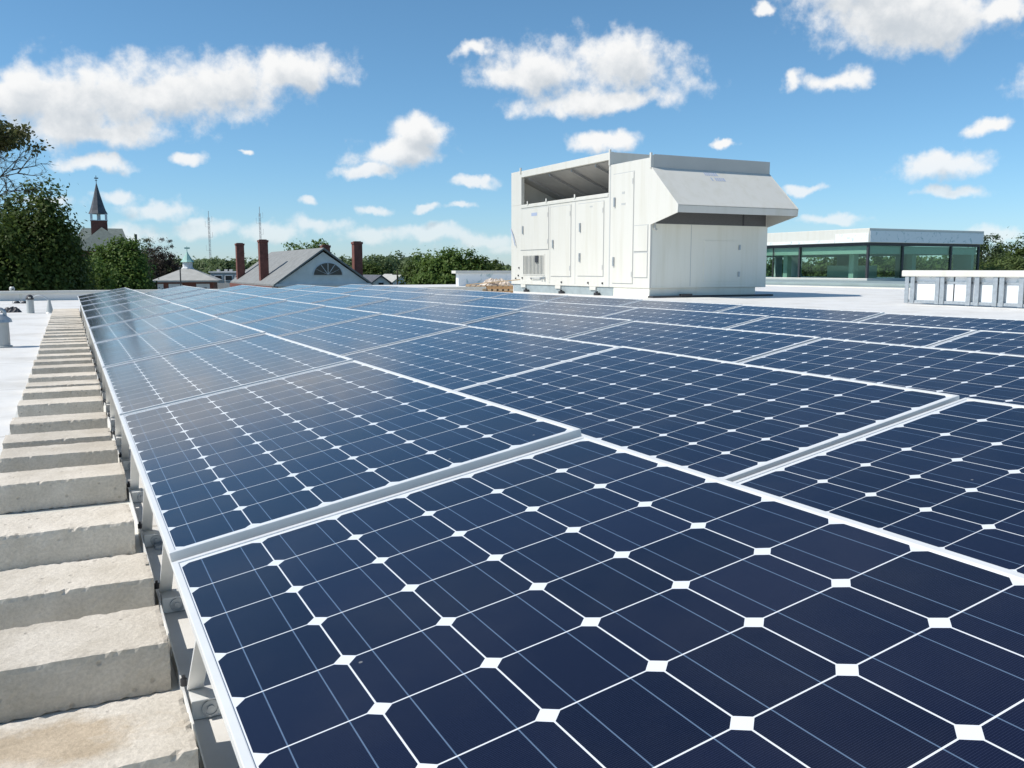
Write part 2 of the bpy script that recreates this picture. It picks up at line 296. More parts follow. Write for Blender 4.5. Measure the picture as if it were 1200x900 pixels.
    dr = nd(t, 'ShaderNodeMapRange'); dr.inputs[1].default_value = 0.45; dr.inputs[2].default_value = 0.75; dr.inputs[3].default_value = 0.001; dr.inputs[4].default_value = 0.02; L(dn.outputs[0], dr.inputs[0])
    c4 = nd(t, 'ShaderNodeMix', data_type='RGBA'); c4.inputs[7].default_value = (0.5, 0.47, 0.42, 1); L(dr.outputs[0], c4.inputs[0]); L(c3.outputs[2], c4.inputs[6])
    sk = nd(t, 'ShaderNodeTexVoronoi', i_Scale=9.0); L(loc.outputs[0], sk.inputs['Vector'])
    spt = math_('MULTIPLY', math_('LESS_THAN', sk.outputs['Distance'], 0.022), 0.35)
    c5 = nd(t, 'ShaderNodeMix', data_type='RGBA'); c5.inputs[7].default_value = (0.45, 0.44, 0.4, 1); L(spt, c5.inputs[0]); L(c4.outputs[2], c5.inputs[6])
    L(c5.outputs[2], p.inputs['Base Color'])
    rr = nd(t, 'ShaderNodeMapRange'); rr.inputs[1].default_value = 0.3; rr.inputs[2].default_value = 0.7; rr.inputs[3].default_value = 0.10; rr.inputs[4].default_value = 0.16; L(dn.outputs[0], rr.inputs[0])
    L(rr.outputs[0], p.inputs['Roughness'])
    p.inputs['IOR'].default_value = 1.47
    return m
M['laminate'] = laminate()

def glass():
    m = bpy.data.materials.new('green_tinted_glass'); m.use_nodes = True; t = m.node_tree; t.nodes.clear(); L = t.links.new
    tr = nd(t, 'ShaderNodeBsdfTransparent'); tr.inputs[0].default_value = (0.73, 0.86, 0.81, 1)
    gl = nd(t, 'ShaderNodeBsdfGlossy'); gl.inputs['Roughness'].default_value = 0.03; gl.inputs[0].default_value = (0.8, 0.95, 0.88, 1)
    lw = nd(t, 'ShaderNodeLayerWeight', i_Blend=0.5); pw = nd(t, 'ShaderNodeMath', operation='POWER', i_1=4.0); L(lw.outputs['Facing'], pw.inputs[0]); fr = nd(t, 'ShaderNodeMath', operation='MULTIPLY_ADD', i_1=0.6, i_2=0.035); L(pw.outputs[0], fr.inputs[0]); mx = nd(t, 'ShaderNodeMixShader'); o = nd(t, 'ShaderNodeOutputMaterial')
    L(fr.outputs[0], mx.inputs[0]); L(tr.outputs[0], mx.inputs[1]); L(gl.outputs[0], mx.inputs[2]); L(mx.outputs[0], o.inputs[0]); return m
M['glass'] = glass()

def leaf(name, c1, c2, scale=0.9):
    m = bpy.data.materials.new(name); m.use_nodes = True; t = m.node_tree; t.nodes.clear(); L = t.links.new
    co = nd(t, 'ShaderNodeTexCoord'); n = nd(t, 'ShaderNodeTexNoise', i_Scale=scale, i_Detail=5.0, i_Roughness=0.7); L(co.outputs['Object'], n.inputs['Vector'])
    r = nd(t, 'ShaderNodeMapRange'); r.inputs[1].default_value = 0.32; r.inputs[2].default_value = 0.68; L(n.outputs[0], r.inputs[0])
    mi = nd(t, 'ShaderNodeMix', data_type='RGBA'); mi.inputs[6].default_value = (*c1, 1); mi.inputs[7].default_value = (*c2, 1); L(r.outputs[0], mi.inputs[0])
    d = nd(t, 'ShaderNodeBsdfPrincipled', i_Roughness=0.6); d.inputs['Specular IOR Level'].default_value = 0.25; L(mi.outputs[2], d.inputs['Base Color'])
    tl = nd(t, 'ShaderNodeBsdfTranslucent'); L(mi.outputs[2], tl.inputs[0])
    mx = nd(t, 'ShaderNodeMixShader'); mx.inputs[0].default_value = 0.4; o = nd(t, 'ShaderNodeOutputMaterial')
    L(d.outputs[0], mx.inputs[1]); L(tl.outputs[0], mx.inputs[2]); L(mx.outputs[0], o.inputs[0]); return m
M['leaf_dark'] = leaf('dark_green_leaves', (0.042, 0.072, 0.016), (0.11, 0.155, 0.034))
M['leaf_mid'] = leaf('mid_green_leaves', (0.065, 0.12, 0.022), (0.14, 0.21, 0.045))
M['leaf_light'] = leaf('light_green_leaves', (0.09, 0.13, 0.04), (0.17, 0.22, 0.075))
M['leaf_red'] = leaf('purple_brown_leaves', (0.035, 0.028, 0.024), (0.075, 0.06, 0.045))
M['leaf_olive'] = leaf('olive_leaves', (0.07, 0.08, 0.03), (0.14, 0.14, 0.05))
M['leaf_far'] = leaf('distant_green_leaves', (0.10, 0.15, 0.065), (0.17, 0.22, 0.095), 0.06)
M['leaf_pine'] = leaf('dark_conifer_needles', (0.05, 0.08, 0.035), (0.085, 0.12, 0.05), 0.3)

# ------------------------------------------------------------------ mesh helpers
class MB:
    """collects shapes, then links them as one mesh object"""
    def __init__(s): s.v = []; s.f = []
    def add(s, vs, fs):
        b = len(s.v); s.v += [tuple(v) for v in vs]; s.f += [tuple(i + b for i in f) for f in fs]; return s
    def box(s, x0, x1, y0, y1, z0, z1):
        v = [(x0, y0, z0), (x1, y0, z0), (x1, y1, z0), (x0, y1, z0), (x0, y0, z1), (x1, y0, z1), (x1, y1, z1), (x0, y1, z1)]
        return s.add(v, [(3, 2, 1, 0), (4, 5, 6, 7), (0, 1, 5, 4), (1, 2, 6, 5), (2, 3, 7, 6), (3, 0, 4, 7)])
    def hexa(s, v):      # eight corners, bottom ring then top ring, counter-clockwise from above
        return s.add(v, [(3, 2, 1, 0), (4, 5, 6, 7), (0, 1, 5, 4), (1, 2, 6, 5), (2, 3, 7, 6), (3, 0, 4, 7)])
    def prism(s, poly, ax, a0, a1):
        """polygon in the two other axes pushed along ax"""
        def P(p, a):
            q = list(p); q.insert(ax, a); return q
        n = len(poly); vs = [P(p, a0) for p in poly] + [P(p, a1) for p in poly]
        return s.add(vs, [tuple(range(n))[::-1], tuple(range(n, 2 * n))] + [(i, (i + 1) % n, n + (i + 1) % n, n + i) for i in range(n)])
    def tube(s, pts, r, n=8, cap=True):
        pts = [Vector(p) for p in pts]; rs = r if isinstance(r, (list, tuple)) else [r] * len(pts)
        vs = []; fs = []
        for i, p in enumerate(pts):
            d = (pts[min(i + 1, len(pts) - 1)] - pts[max(i - 1, 0)]).normalized()
            a = d.cross(Vector((0, 0, 1)) if abs(d.z) < 0.9 else Vector((1, 0, 0))).normalized(); b = d.cross(a)
            vs += [p + (a * math.cos(2 * math.pi * k / n) + b * math.sin(2 * math.pi * k / n)) * rs[i] for k in range(n)]
        for i in range(len(pts) - 1):
            fs += [(i * n + k, i * n + (k + 1) % n, (i + 1) * n + (k + 1) % n, (i + 1) * n + k) for k in range(n)]
        if cap: fs += [tuple(range(n))[::-1], tuple(range((len(pts) - 1) * n, len(pts) * n))]
        return s.add(vs, fs)
    def lathe(s, c, prof, n=20):
        vs = []; fs = []
        for (r, z) in prof: vs += [(c[0] + r * math.cos(2 * math.pi * k / n), c[1] + r * math.sin(2 * math.pi * k / n), c[2] + z) for k in range(n)]
        for i in range(len(prof) - 1): fs += [(i * n + k, i * n + (k + 1) % n, (i + 1) * n + (k + 1) % n, (i + 1) * n + k) for k in range(n)]
        fs += [tuple(range(n))[::-1], tuple(range((len(prof) - 1) * n, len(prof) * n))]
        return s.add(vs, fs)
    def xf(s, m):
        s.v = [tuple(m @ Vector(v)) for v in s.v]; return s
    def build(s, name, mat, parent=None, loc=(0, 0, 0), bevel=0.0, smooth=False):
        me = bpy.data.meshes.new(name); me.from_pydata(s.v, [], s.f); me.update()
        bm = bmesh.new(); bm.from_mesh(me); bmesh.ops.recalc_face_normals(bm, faces=bm.faces)
        if bevel: bmesh.ops.bevel(bm, geom=bm.edges[:], offset=bevel, segments=2, profile=0.6, affect='EDGES', clamp_overlap=True)
        bm.to_mesh(me); bm.free()
        if smooth: me.polygons.foreach_set('use_smooth', [True] * len(me.polygons))
        me.materials.append(M[mat]); o = bpy.data.objects.new(name, me); COL.objects.link(o); o.location = loc
        if parent is not None: o.parent = parent
        return o
def tag(o, label=None, cat=None, group=None, kind=None):
    if label: o['label'] = label
    if cat: o['category'] = cat
    if group: o['group'] = group
    if kind: o['kind'] = kind
    return o
def empty(name, loc, label, cat, group=None, rz=0.0):
    o = bpy.data.objects.new(name, None); COL.objects.link(o); o.location = loc; o.rotation_euler.z = rz; o.empty_display_size = 0.1
    return tag(o, label, cat, group)
def dup(root, loc=None, label=None, rot=None):
    r = root.copy(); COL.objects.link(r)
    if loc is not None: r.location = loc
    if rot is not None: r.rotation_euler = rot
    if label: r['label'] = label
    for ch in list(root.children):
        c = ch.copy(); COL.objects.link(c); c.parent = r
        for gch in list(ch.children):
            d = gch.copy(); COL.objects.link(d); d.parent = c
    return r
ORD_1 = ['first', 'second', 'third', 'fourth', 'fifth', 'sixth', 'seventh', 'eighth', 'ninth']
ORD = ['zeroth', 'first', 'second', 'third', 'fourth', 'fifth', 'sixth', 'seventh', 'eighth', 'ninth', 'tenth', 'eleventh', 'twelfth', 'thirteenth', 'fourteenth', 'fifteenth',
       'sixteenth', 'seventeenth', 'eighteenth', 'nineteenth', 'twentieth'] + ['twenty-' + w for w in ('first', 'second', 'third', 'fourth', 'fifth', 'sixth', 'seventh', 'eighth', 'ninth')] + \
      ['thirtieth'] + ['thirty-' + w for w in ORD_1] + ['fortieth'] + ['forty-' + w for w in ORD_1] + ['fiftieth'] + ['fifty-' + w for w in ORD_1]

# ------------------------------------------------------------------ the setting: ground and roof
GZ = -10.0
g_ = MB().add([(-4000, -4000, GZ), (4000, -4000, GZ), (4000, 4000, GZ), (-4000, 4000, GZ)], [(0, 1, 2, 3)]).build('ground', 'ground'); tag(g_, kind='structure')
# our roof: one slab, an L in plan
MB().prism([(-26, -14), (28.4, -14), (28.4, 40), (12.2, 40), (12.2, 23.4), (-26, 23.4)], 2, GZ + 0.05, 0.0).build('roof', 'membrane')
tag(bpy.data.objects['roof'], kind='structure')
MB().prism([(28.7, 4), (75, 4), (75, 62), (28.7, 62)], 2, GZ + 0.05, -0.03).build('side_roof', 'sideroof'); tag(bpy.data.objects['side_roof'], kind='structure')
# raised membrane lap along the right edge of the roof
c_ = MB().box(28.35, 28.66, -14, 40, -0.4, 0.05).build('roof_edge_curb', 'white_metal', bevel=0.01); tag(c_, 'white curb along the right edge of the white roof before the glass pavilion', 'curb')

# far parapet on the left
pr = empty('parapet', (-8, 23.1, 0), 'low white parapet closing the far left end of the white roof under the trees', 'parapet')
MB().box(-18, 20.1, 0.0, 0.28, 0.0, 0.17).build('parapet_wall', 'membrane', pr)
MB().box(-18, 20.1, -0.05, 0.33, 0.171, 0.235).build('coping', 'white_metal', pr, bevel=0.01)

# ------------------------------------------------------------------ solar array
TILT, D_ROW, Z_LOW, X_LOW, OFFY = 0.18306, 1.1444, 0.297, 0.011, 0.0205
FR = 0.0105
def frame_bm():
    mb = MB(); h = 0.042; t = 0.0022
    for (x0, x1, y0, y1) in ((0, PW, 0, FR), (0, PW, PL - FR, PL), (0, FR, FR, PL - FR), (PW - FR, PW, FR, PL - FR)):
        mb.box(x0, x1, y0, y1, -h, 0.0)
    return mb
panel = empty('solar_panel', (0, 0, 0), '', 'solar panel', 'solar panels set out in five tilted rows on the roof')
frame_bm().build('frame', 'alu', panel, bevel=0.0012)
MB().box(FR + 0.0003, PW - FR - 0.0003, FR + 0.0003, PL - FR - 0.0003, -0.0068, -0.0022).build('cell_laminate', 'laminate', panel)
MB().box(0.33, 0.45, PL - 0.22, PL - 0.13, -0.032, -0.0072).build('junction_box', 'black', panel)
ROWN = ['leftmost row', 'second row from left', 'middle row', 'fourth row from left', 'rightmost row']
ROWEND = [10, 11, 11, 11, 11]; ROWSTART = [0, 0, 1, 1, 2]
FIT = {(0, 0): (0.0, 0.003), (0, 1): (0.005, 0.004), (1, 1): (0.004, -0.005), (1, 0): (0.001, 0.006)}
rng = random.Random(4)
first = True
for c in range(5):
    for k in range(ROWSTART[c], ROWEND[c] + 1):
        dz, sl = FIT.get((c, k), (rng.uniform(-0.001, 0.002), rng.uniform(0.0005, 0.0055)))
        n = k - ROWSTART[c]; last = k == ROWEND[c]
        where = 'nearest the camera' if n == 0 else ('at the far end' if last else ORD[n + 1] + ' from the near end')
        lab = 'dark blue solar panel, %s of the %s' % (where, ROWN[c])
        loc = (X_LOW + c * D_ROW, (k - 1) * PITCH_Y + OFFY * c + 0.008, Z_LOW + dz + sl * -0.79 * -1)
        # slope along the row: near end up when sl > 0
        rot = (-sl, -TILT + rng.uniform(-0.002, 0.002) * (0 if (c, k) in FIT else 1), 0)
        if first: panel.location = loc; panel.rotation_euler = rot; panel['label'] = lab; first = False
        else: dup(panel, loc, lab, rot)

# racking under each row
rk = empty('mounting_rack', (X_LOW, -1.6, 0), 'aluminium rack of long rails and posts under the leftmost row of panels', 'mounting rack', 'racks under the rows of panels')
def rack_parts(root, y1):
    for xx in (0.10, 0.62):
        zt = Z_LOW + xx * math.sin(TILT) - 0.050
        MB().box(xx, xx + 0.035, 0.04, y1, zt - 0.045, zt).build('rail', 'alu', root)
        y = 0.6; po = None
        while y < y1:
            if po is None: po = MB().box(0.003, 0.032, 0, 0.04, 0.012, zt - 0.0455).box(-0.05, 0.085, -0.05, 0.09, 0.0005, 0.0115).build('post', 'galv', root, (xx, y, 0))
            else: q_ = po.copy(); COL.objects.link(q_); q_.location = (xx, y, 0)
            y += 2.1
rack_parts(rk, 17.3)
for c in range(1, 5):
    nm = ['', 'second row of panels from the left', 'middle row of panels', 'fourth row of panels from the left', 'rightmost row of panels'][c]
    dup(rk, (X_LOW + c * D_ROW, -1.6 + (1.6 if c > 1 else 0), 0), 'aluminium rack of long rails and posts under the ' + nm)

# ------------------------------------------------------------------ ballast along the left row
BL, BW, BH = 0.385, 0.20, 0.092
def block_mesh(seed):
    """cast block: crisp faces, arrises slightly crumbled"""
    r = random.Random(seed); NX, NY, NZ = 40, 20, 9; bm = bmesh.new(); vd = {}
    def vert(i, j, k):
        if (i, j, k) not in vd:
            on = (i in (0, NX)) + (j in (0, NY)) + (k in (0, NZ))
            p = Vector((i / NX * BL, j / NY * BW, k / NZ * BH))
            if on >= 2:                      # arris: pulled in a little, unevenly, with a few chips
                d = abs(r.gauss(0.0012, 0.0009)) + (r.uniform(0.001, 0.0022) if r.random() < 0.06 else 0)
                c = Vector((BL / 2, BW / 2, BH / 2))
                for ax, (q, n, sz) in enumerate(((i, NX, BL), (j, NY, BW), (k, NZ, BH))):
                    if q == 0: p[ax] += d
                    elif q == n: p[ax] -= d
            else:
                for ax, (q, n) in enumerate(((i, NX), (j, NY), (k, NZ))):
                    if q == 0 or q == n: p[ax] += r.gauss(0, 0.00025)
            vd[(i, j, k)] = bm.verts.new(p)
        return vd[(i, j, k)]
    def face(*c): bm.faces.new([vert(*q) for q in c])
    for i in range(NX):
        for j in range(NY):
            face((i, j, 0), (i, j + 1, 0), (i + 1, j + 1, 0), (i + 1, j, 0)); face((i, j, NZ), (i + 1, j, NZ), (i + 1, j + 1, NZ), (i, j + 1, NZ))
        for k in range(NZ):
            face((i, 0, k), (i + 1, 0, k), (i + 1, 0, k + 1), (i, 0, k + 1)); face((i, NY, k), (i, NY, k + 1), (i + 1, NY, k + 1), (i + 1, NY, k))
    for j in range(NY):
        for k in range(NZ):
            face((0, j, k), (0, j, k + 1), (0, j + 1, k + 1), (0, j + 1, k)); face((NX, j, k), (NX, j + 1, k), (NX, j + 1, k + 1), (NX, j, k + 1))
    me = bpy.data.meshes.new('concrete_block'); bm.to_mesh(me); bm.free(); return me
meshes = [block_mesh(i) for i in range(4)]
for me in meshes: me.materials.append(M['concrete'])
m0 = block_mesh(9); m0.materials.append(M['concrete_stained'])
ys = [-0.248, 0.152, 0.525, 1.016, 1.626, 2.077, 2.391, 2.864, 3.456, 3.939, 4.24]
r = random.Random(11)
while ys[-1] < 12.3: ys.append(ys[-1] + r.choice((0.30, 0.34, 0.42, 0.46, 0.58)))
y = ys[-1] + 0.4
while y < 15.3: ys.append(y); y += 0.215
for i, y in enumerate(ys):
    o = bpy.data.objects.new('concrete_block', m0 if i == 0 else meshes[i % 4]); COL.objects.link(o)
    o.location = (-0.369 + (0 if i < 2 else r.uniform(-0.006, 0.006)), y, 0.0055); o.rotation_euler.z = r.uniform(-0.012, 0.012) if i > 1 else 0.004
    lab = 'concrete ballast block with a brown stain on top, nearest of the row' if i == 0 else \
          'rough grey concrete ballast block, %s from the near end beside the leftmost panels' % ORD[i + 1] if i < len(ys) - 1 else 'rough grey concrete ballast block at the far end of the row by the parapet'
    tag(o, lab, 'concrete block', 'concrete ballast blocks along the leftmost panels')

tr = empty('ballast_tray', (-0.40, -1.2, 0), 'long white metal tray with a perforated lip carrying the concrete blocks', 'tray')
MB().box(0.0, 0.428, 0, 16.9, 0.001, 0.0045).build('tray_floor', 'white_metal', tr)
def lip():
    mb = MB(); y = 0.0; x0, x1 = 0.4285, 0.4310
    step = 0.42
    while y < 16.5:
        # lip with one round hole per length, cut as an octagonal opening
        cy, cz, rr_ = y + 0.23, 0.02, 0.007
        ring = [(cy + rr_ * math.cos(k * math.pi / 4 + math.pi / 8), cz + rr_ * math.sin(k * math.pi / 4 + math.pi / 8)) for k in range(8)]
        mb.prism([(y, 0.001), (cy - 0.012, 0.001), (cy - 0.012, 0.036), (y, 0.036)], 0, x0, x1)
        mb.prism([(cy + 0.012, 0.001), (y + step, 0.001), (y + step, 0.036), (cy + 0.012, 0.036)], 0, x0, x1)
        mb.prism([(cy - 0.012, 0.001), (cy + 0.012, 0.001), (cy + 0.012, cz - rr_), (cy - 0.012, cz - rr_)], 0, x0, x1)
        mb.prism([(cy - 0.012, cz + rr_), (cy + 0.012, cz + rr_), (cy + 0.012, 0.036), (cy - 0.012, 0.036)], 0, x0, x1)
        mb.prism([(cy - 0.012, cz - rr_), (cy - rr_, cz - rr_), (cy - rr_, cz + rr_), (cy - 0.012, cz + rr_)], 0, x0, x1)
        mb.prism([(cy + rr_, cz - rr_), (cy + 0.012, cz - rr_), (cy + 0.012, cz + rr_), (cy + rr_, cz + rr_)], 0, x0, x1)
        y += step
    return mb
lip().build('lip', 'alu', tr)

# brackets between tray and panel edge
br = empty('mounting_bracket', (0, 0, 0), '', 'bracket', 'brackets along the low edge of the leftmost panels')
MB().box(0.036, 0.34, -0.02, 0.02, 0.001, 0.034).box(0.036, 0.34, -0.026, 0.026, 0.0345, 0.0375).build('base_rail', 'alu', br, bevel=0.001)
disc = MB(); disc.lathe((0, 0, 0), [(0.0155, 0), (0.0155, 0.003), (0.011, 0.003), (0.011, 0.0012), (0.006, 0.0012), (0.006, 0.004)], 24)
disc.xf(Matrix.Translation((0.067, -0.0203, 0.0175)) @ Matrix.Rotation(math.pi / 2, 4, 'X')).build('end_cap', 'galv', br)
MB().hexa([(0.034, 0.018, 0.039), (0.060, 0.018, 0.039), (0.060, 0.026, 0.039), (0.034, 0.026, 0.039),
           (0.034, -0.222, 0.258), (0.060, -0.222, 0.258), (0.060, -0.214, 0.258), (0.034, -0.214, 0.258)]).build('brace', 'alu', br)
MB().lathe((0.030, 0.03, 0.05), [(0.006, -0.006), (0.006, 0.006), (0.003, 0.006), (0.003, 0.012)], 8).build('bolt', 'dark_metal', br)
yb = 0.05; i = 0
while yb < 15.2:
    lab = 'aluminium bracket with diagonal brace under the low panel edge, ' + ('nearest the camera' if i == 0 else ORD[i + 1] + ' from the near end')
    if i == 0: br.location = (0, yb, 0); br['label'] = lab
    else: dup(br, (0, yb, 0), lab)
    i += 1; yb += 0.527

# ------------------------------------------------------------------ rooftop air handling unit
AX0, AX1 = 13.75, 17.77
ac = empty('air_handling_unit', (AX0, 18.2, 0), 'huge white rooftop air handling unit with an open top bay and a sloping intake hood', 'air handler')
def A(mb, name, mat, parent=ac, **kw):
    mb.xf(Matrix.Translation((-AX0, -18.2, 0))); return mb.build(name, mat, parent, **kw)
mb = MB()
mb.box(AX0, AX0 + 0.25, 20.203, 26.49, 0.25, 2.91)                        # front wall below the bay
mb.box(AX0, AX0 + 0.12, 20.203, 20.275, 2.911, 4.04).box(AX0, AX0 + 0.12, 25.73, 26.49, 2.911, 4.04)
mb.box(AX0, AX0 + 0.12, 20.276, 25.729, 3.82, 4.03)
mb.box(AX0 + 0.121, AX1, 20.203, 20.26, 2.6, 4.03).box(AX0 + 0.121, AX1, 26.2, 26.49, 2.6, 4.03)
mb.box(AX0 + 0.251, AX1, 20.203, 26.49, 0.25, 2.599)
mb.box(AX1 - 0.12, AX1, 20.261, 26.199, 2.6, 4.03)
A(mb, 'housing', 'white_metal', bevel=0.008)
A(MB().box(AX0, AX1, 18.2, 20.2, 0.25, 3.67), 'end_section', 'white_metal', bevel=0.01)
# sloping plate inside the bay with ribs
bay = A(MB().prism([(AX0 + 0.13, 3.80), (AX0 + 0.13, 3.86), (AX0 + 2.9, 2.69), (AX0 + 2.9, 2.63)], 1, 20.262, 26.198), 'bay_plate', 'inner')
mb = MB()
for yy in (21.2, 22.6, 24.0, 25.4):
    mb.prism([(AX0 + 0.14, 3.795), (AX0 + 2.85, 2.648), (AX0 + 2.85, 2.58), (AX0 + 0.14, 3.72)], 1, yy, yy + 0.05)
A(mb, 'rib', 'inner', bay)
# corner posts and lugs
for bb in ((0.02, 25.74, 25.80, 3.95, 4.14), (0.02, 20.19, 20.25, 3.66, 4.10), (0.02, 18.2, 18.26, 3.40, 3.79)): A(MB().box(AX0 - 0.03, AX0 + bb[0], *bb[1:]), 'lifting_lug', 'white_metal', bevel=0.006)

mb = MB()
for yy in (25.2, 23.9, 22.1): A(MB().box(AX0 - 0.03, AX0 - 0.021, yy, yy + 0.07, 2.86, 3.0), 'bay_bracket', 'white_metal', bevel=0.003)
mb = MB().box(AX0 - 0.02, AX0 - 0.0005, 20.28, 25.72, 2.80, 2.88)
A(mb, 'drip_edge', 'white_metal', bevel=0.004)
# base rail, curb, clips
A(MB().box(AX0 + 0.035, AX1 - 0.16, 20.0, 26.35, 0.001, 0.248), 'base_rail', 'rail')
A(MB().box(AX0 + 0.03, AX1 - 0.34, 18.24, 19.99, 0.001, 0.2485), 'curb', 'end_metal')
A(MB().box(AX0 - 0.02, AX1 + 0.12, 18.0, 18.23, 0.0005, 0.05).box(AX0 + 0.9, AX0 + 1.25, 17.96, 18.08, 0.052, 0.10), 'curb_flange', 'dark_metal')
for yy in (25.4, 23.0, 20.9):
    cl = A(MB().box(AX0 - 0.01, AX0 + 0.034, yy, yy + 0.34, 0.15, 0.249), 'rail_clip', 'white_metal')
    A(MB().lathe((AX0 - 0.06, yy - 0.15, 0.001), [(0.09, 0), (0.09, 0.08), (0.04, 0.08), (0.04, 0.12)], 10), 'isolator', 'dark_metal', cl)
# doors on the long side
def door(y0, y1, z0, z1, handles, name='door'):
    dr = A(MB().box(AX0 - 0.018, AX0 - 0.0005, y0, y1, z0, z1), name, 'white_metal', bevel=0.005)
    gp = 0.022
    A(MB().box(AX0 - 0.003, AX0 - 0.0006, y0 - gp, y1 + gp, z1 + 0.001, z1 + gp).box(AX0 - 0.003, AX0 - 0.0006, y0 - gp, y1 + gp, z0 - gp, z0 - 0.001)
      .box(AX0 - 0.003, AX0 - 0.0006, y0 - gp, y0 - 0.001, z0, z1).box(AX0 - 0.003, AX0 - 0.0006, y1 + 0.001, y1 + gp, z0, z1), 'gasket', 'seam', dr)
    for hz in ((z0 + 0.25, z1 - 0.25) if z1 - z0 > 1 else ()):
        A(MB().box(AX0 - 0.028, AX0 - 0.0185, y0 + 0.02, y0 + 0.05, hz - 0.07, hz + 0.07), 'hinge', 'seam', dr)
    for (hy, hz) in handles:
        A(MB().box(AX0 - 0.06, AX0 - 0.019, hy - 0.028, hy + 0.028, hz - 0.13, hz + 0.13), 'handle', 'galv', dr, bevel=0.008)
    return dr
d1_ = door(23.79, 25.75, 1.40, 2.74, [(25.55, 2.07)])
door(22.37, 23.62, 0.54, 2.70, [(23.45, 1.55)])
d3_ = door(20.50, 21.93, 0.56, 2.69, [(21.78, 2.0), (21.79, 1.11)])
d4_ = door(19.0, 20.0, 0.37, 3.38, [(19.9, 2.62), (19.92, 0.97)])
door(18.31, 18.94, 1.24, 1.92, [], 'small_panel'); door(18.31, 18.94, 0.54, 1.19, [], 'small_panel')
# vertical joint between the sections
A(MB().box(AX0 - 0.005, AX0 - 0.001, 20.16, 20.21, 0.26, 3.66).box(AX0 - 0.004, AX0 - 0.001, 22.10, 22.125, 0.3, 2.78).box(AX0 - 0.004, AX0 - 0.001, 23.69, 23.71, 0.3, 2.78), 'joint', 'seam')
lv = A(MB().box(AX0 - 0.012, AX0 - 0.0005, 24.04, 25.59, 0.56, 1.25), 'louvre', 'white_metal')
mb = MB()
for k in range(15):
    yy = 24.12 + k * 0.098; mb.prism([(AX0 - 0.04, yy), (AX0 - 0.0125, yy + 0.012), (AX0 - 0.0125, yy + 0.06)], 2, 0.6, 1.21)
A(mb, 'blades', 'grey_metal', lv)
A(MB().box(AX0 - 0.055, AX0 - 0.041, 24.42, 24.62, 0.98, 1.2), 'control_box', 'dark_metal', lv)
mb = MB().tube([(AX0 - 0.05, 24.3, 0.47), (AX0 - 0.05, 24.9, 0.46)], 0.012).box(AX0 - 0.07, AX0 - 0.001, 24.0, 24.08, 0.43, 0.52).box(AX0 - 0.07, AX0 - 0.001, 24.2, 24.26, 0.43, 0.50)
A(mb, 'drain_pipe', 'galv')
mb = MB()
for yy, zz in ((25.9, 0.52), (25.85, 0.78), (26.1, 0.42), (24.95, 0.43), (25.6, 0.44), (22.9, 0.33), (21.3, 0.33), (20.5, 0.33)): mb.box(AX0 - 0.03, AX0 - 0.0005, yy, yy + 0.05, zz, zz + 0.05)
A(mb, 'fittings', 'dark_metal')
A(MB().tube([(AX0 - 0.02, 26.5, 2.15), (AX0 - 0.05, 26.3, 1.95), (AX0 - 0.06, 26.15, 1.72), (AX0 - 0.05, 26.08, 1.55)], 0.018), 'cable', 'ink')
A(MB().box(AX0 - 0.0225, AX0 - 0.019, 24.55, 24.95, 2.50, 2.60), 'sticker', 'ink', d1_)
A(MB().box(AX0 - 0.0225, AX0 - 0.019, 21.1, 21.25, 2.56, 2.60), 'sticker', 'seam', d3_)
A(MB().box(AX0 - 0.0225, AX0 - 0.019, 19.42, 19.55, 2.82, 2.88).box(AX0 - 0.0225, AX0 - 0.019, 19.38, 19.58, 2.52, 2.57), 'sticker', 'seam', d4_)
# end wall: door, screen, hood
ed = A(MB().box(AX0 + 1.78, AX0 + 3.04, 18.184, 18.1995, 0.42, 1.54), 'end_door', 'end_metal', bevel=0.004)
A(MB().box(AX0 + 1.755, AX0 + 3.065, 18.1955, 18.1992, 1.541, 1.562).box(AX0 + 1.755, AX0 + 3.065, 18.1955, 18.1992, 0.395, 0.419).box(AX0 + 1.755, AX0 + 1.779, 18.1955, 18.1992, 0.42, 1.54), 'gasket', 'seam', ed)
for zz in (0.62, 1.36): A(MB().box(AX0 + 2.98, AX0 + 3.03, 18.15, 18.1838, zz - 0.07, zz + 0.07), 'latch', 'galv', ed)
A(MB().box(AX0 + 0.08, AX1 - 0.08, 18.185, 18.1992, 1.96, 3.32), 'bird_screen', 'bird_screen')
A(MB().box(AX0 + 3.1, AX0 + 3.14, 18.172, 18.1845, 1.96, 3.32), 'screen_mullion', 'dark_metal')
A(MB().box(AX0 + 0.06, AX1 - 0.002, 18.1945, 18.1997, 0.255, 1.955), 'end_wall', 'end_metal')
for xx in (1.33,): A(MB().box(AX0 + xx, AX0 + xx + 0.014, 18.1915, 18.1944, 0.27, 1.95), 'sheet_joint', 'seam')
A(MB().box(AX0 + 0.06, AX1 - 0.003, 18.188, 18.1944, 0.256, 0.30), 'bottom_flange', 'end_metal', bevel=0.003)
A(MB().tube([(AX0 + 0.11, 18.16, 2.0), (AX0 + 0.11, 18.16, 1.82), (AX0 + 0.17, 18.17, 1.80)], 0.03, 10), 'conduit_elbow', 'seam')
A(MB().box(AX0 + 0.061, AX1, 18.192, 18.1996, 3.412, 3.75), 'top_band', 'band_metal', bevel=0.006)
hd = A(MB().prism([(18.19, 3.385), (18.19, 3.41), (17.03, 2.385), (17.05, 2.36)], 0, AX0 + 0.021, AX1 - 0.021)
       .prism([(17.03, 2.359), (17.055, 2.359), (17.075, 2.19), (17.05, 2.19)], 0, AX0 + 0.021, AX1 - 0.021), 'intake_hood', 'white_metal')
for xx in (AX0 - 0.002, AX1 - 0.02):
    A(MB().prism([(18.197, 3.42), (18.197, 1.93), (17.04, 2.185), (17.02, 2.385)], 0, xx, xx + 0.022), 'hood_cheek', 'white_metal', hd)
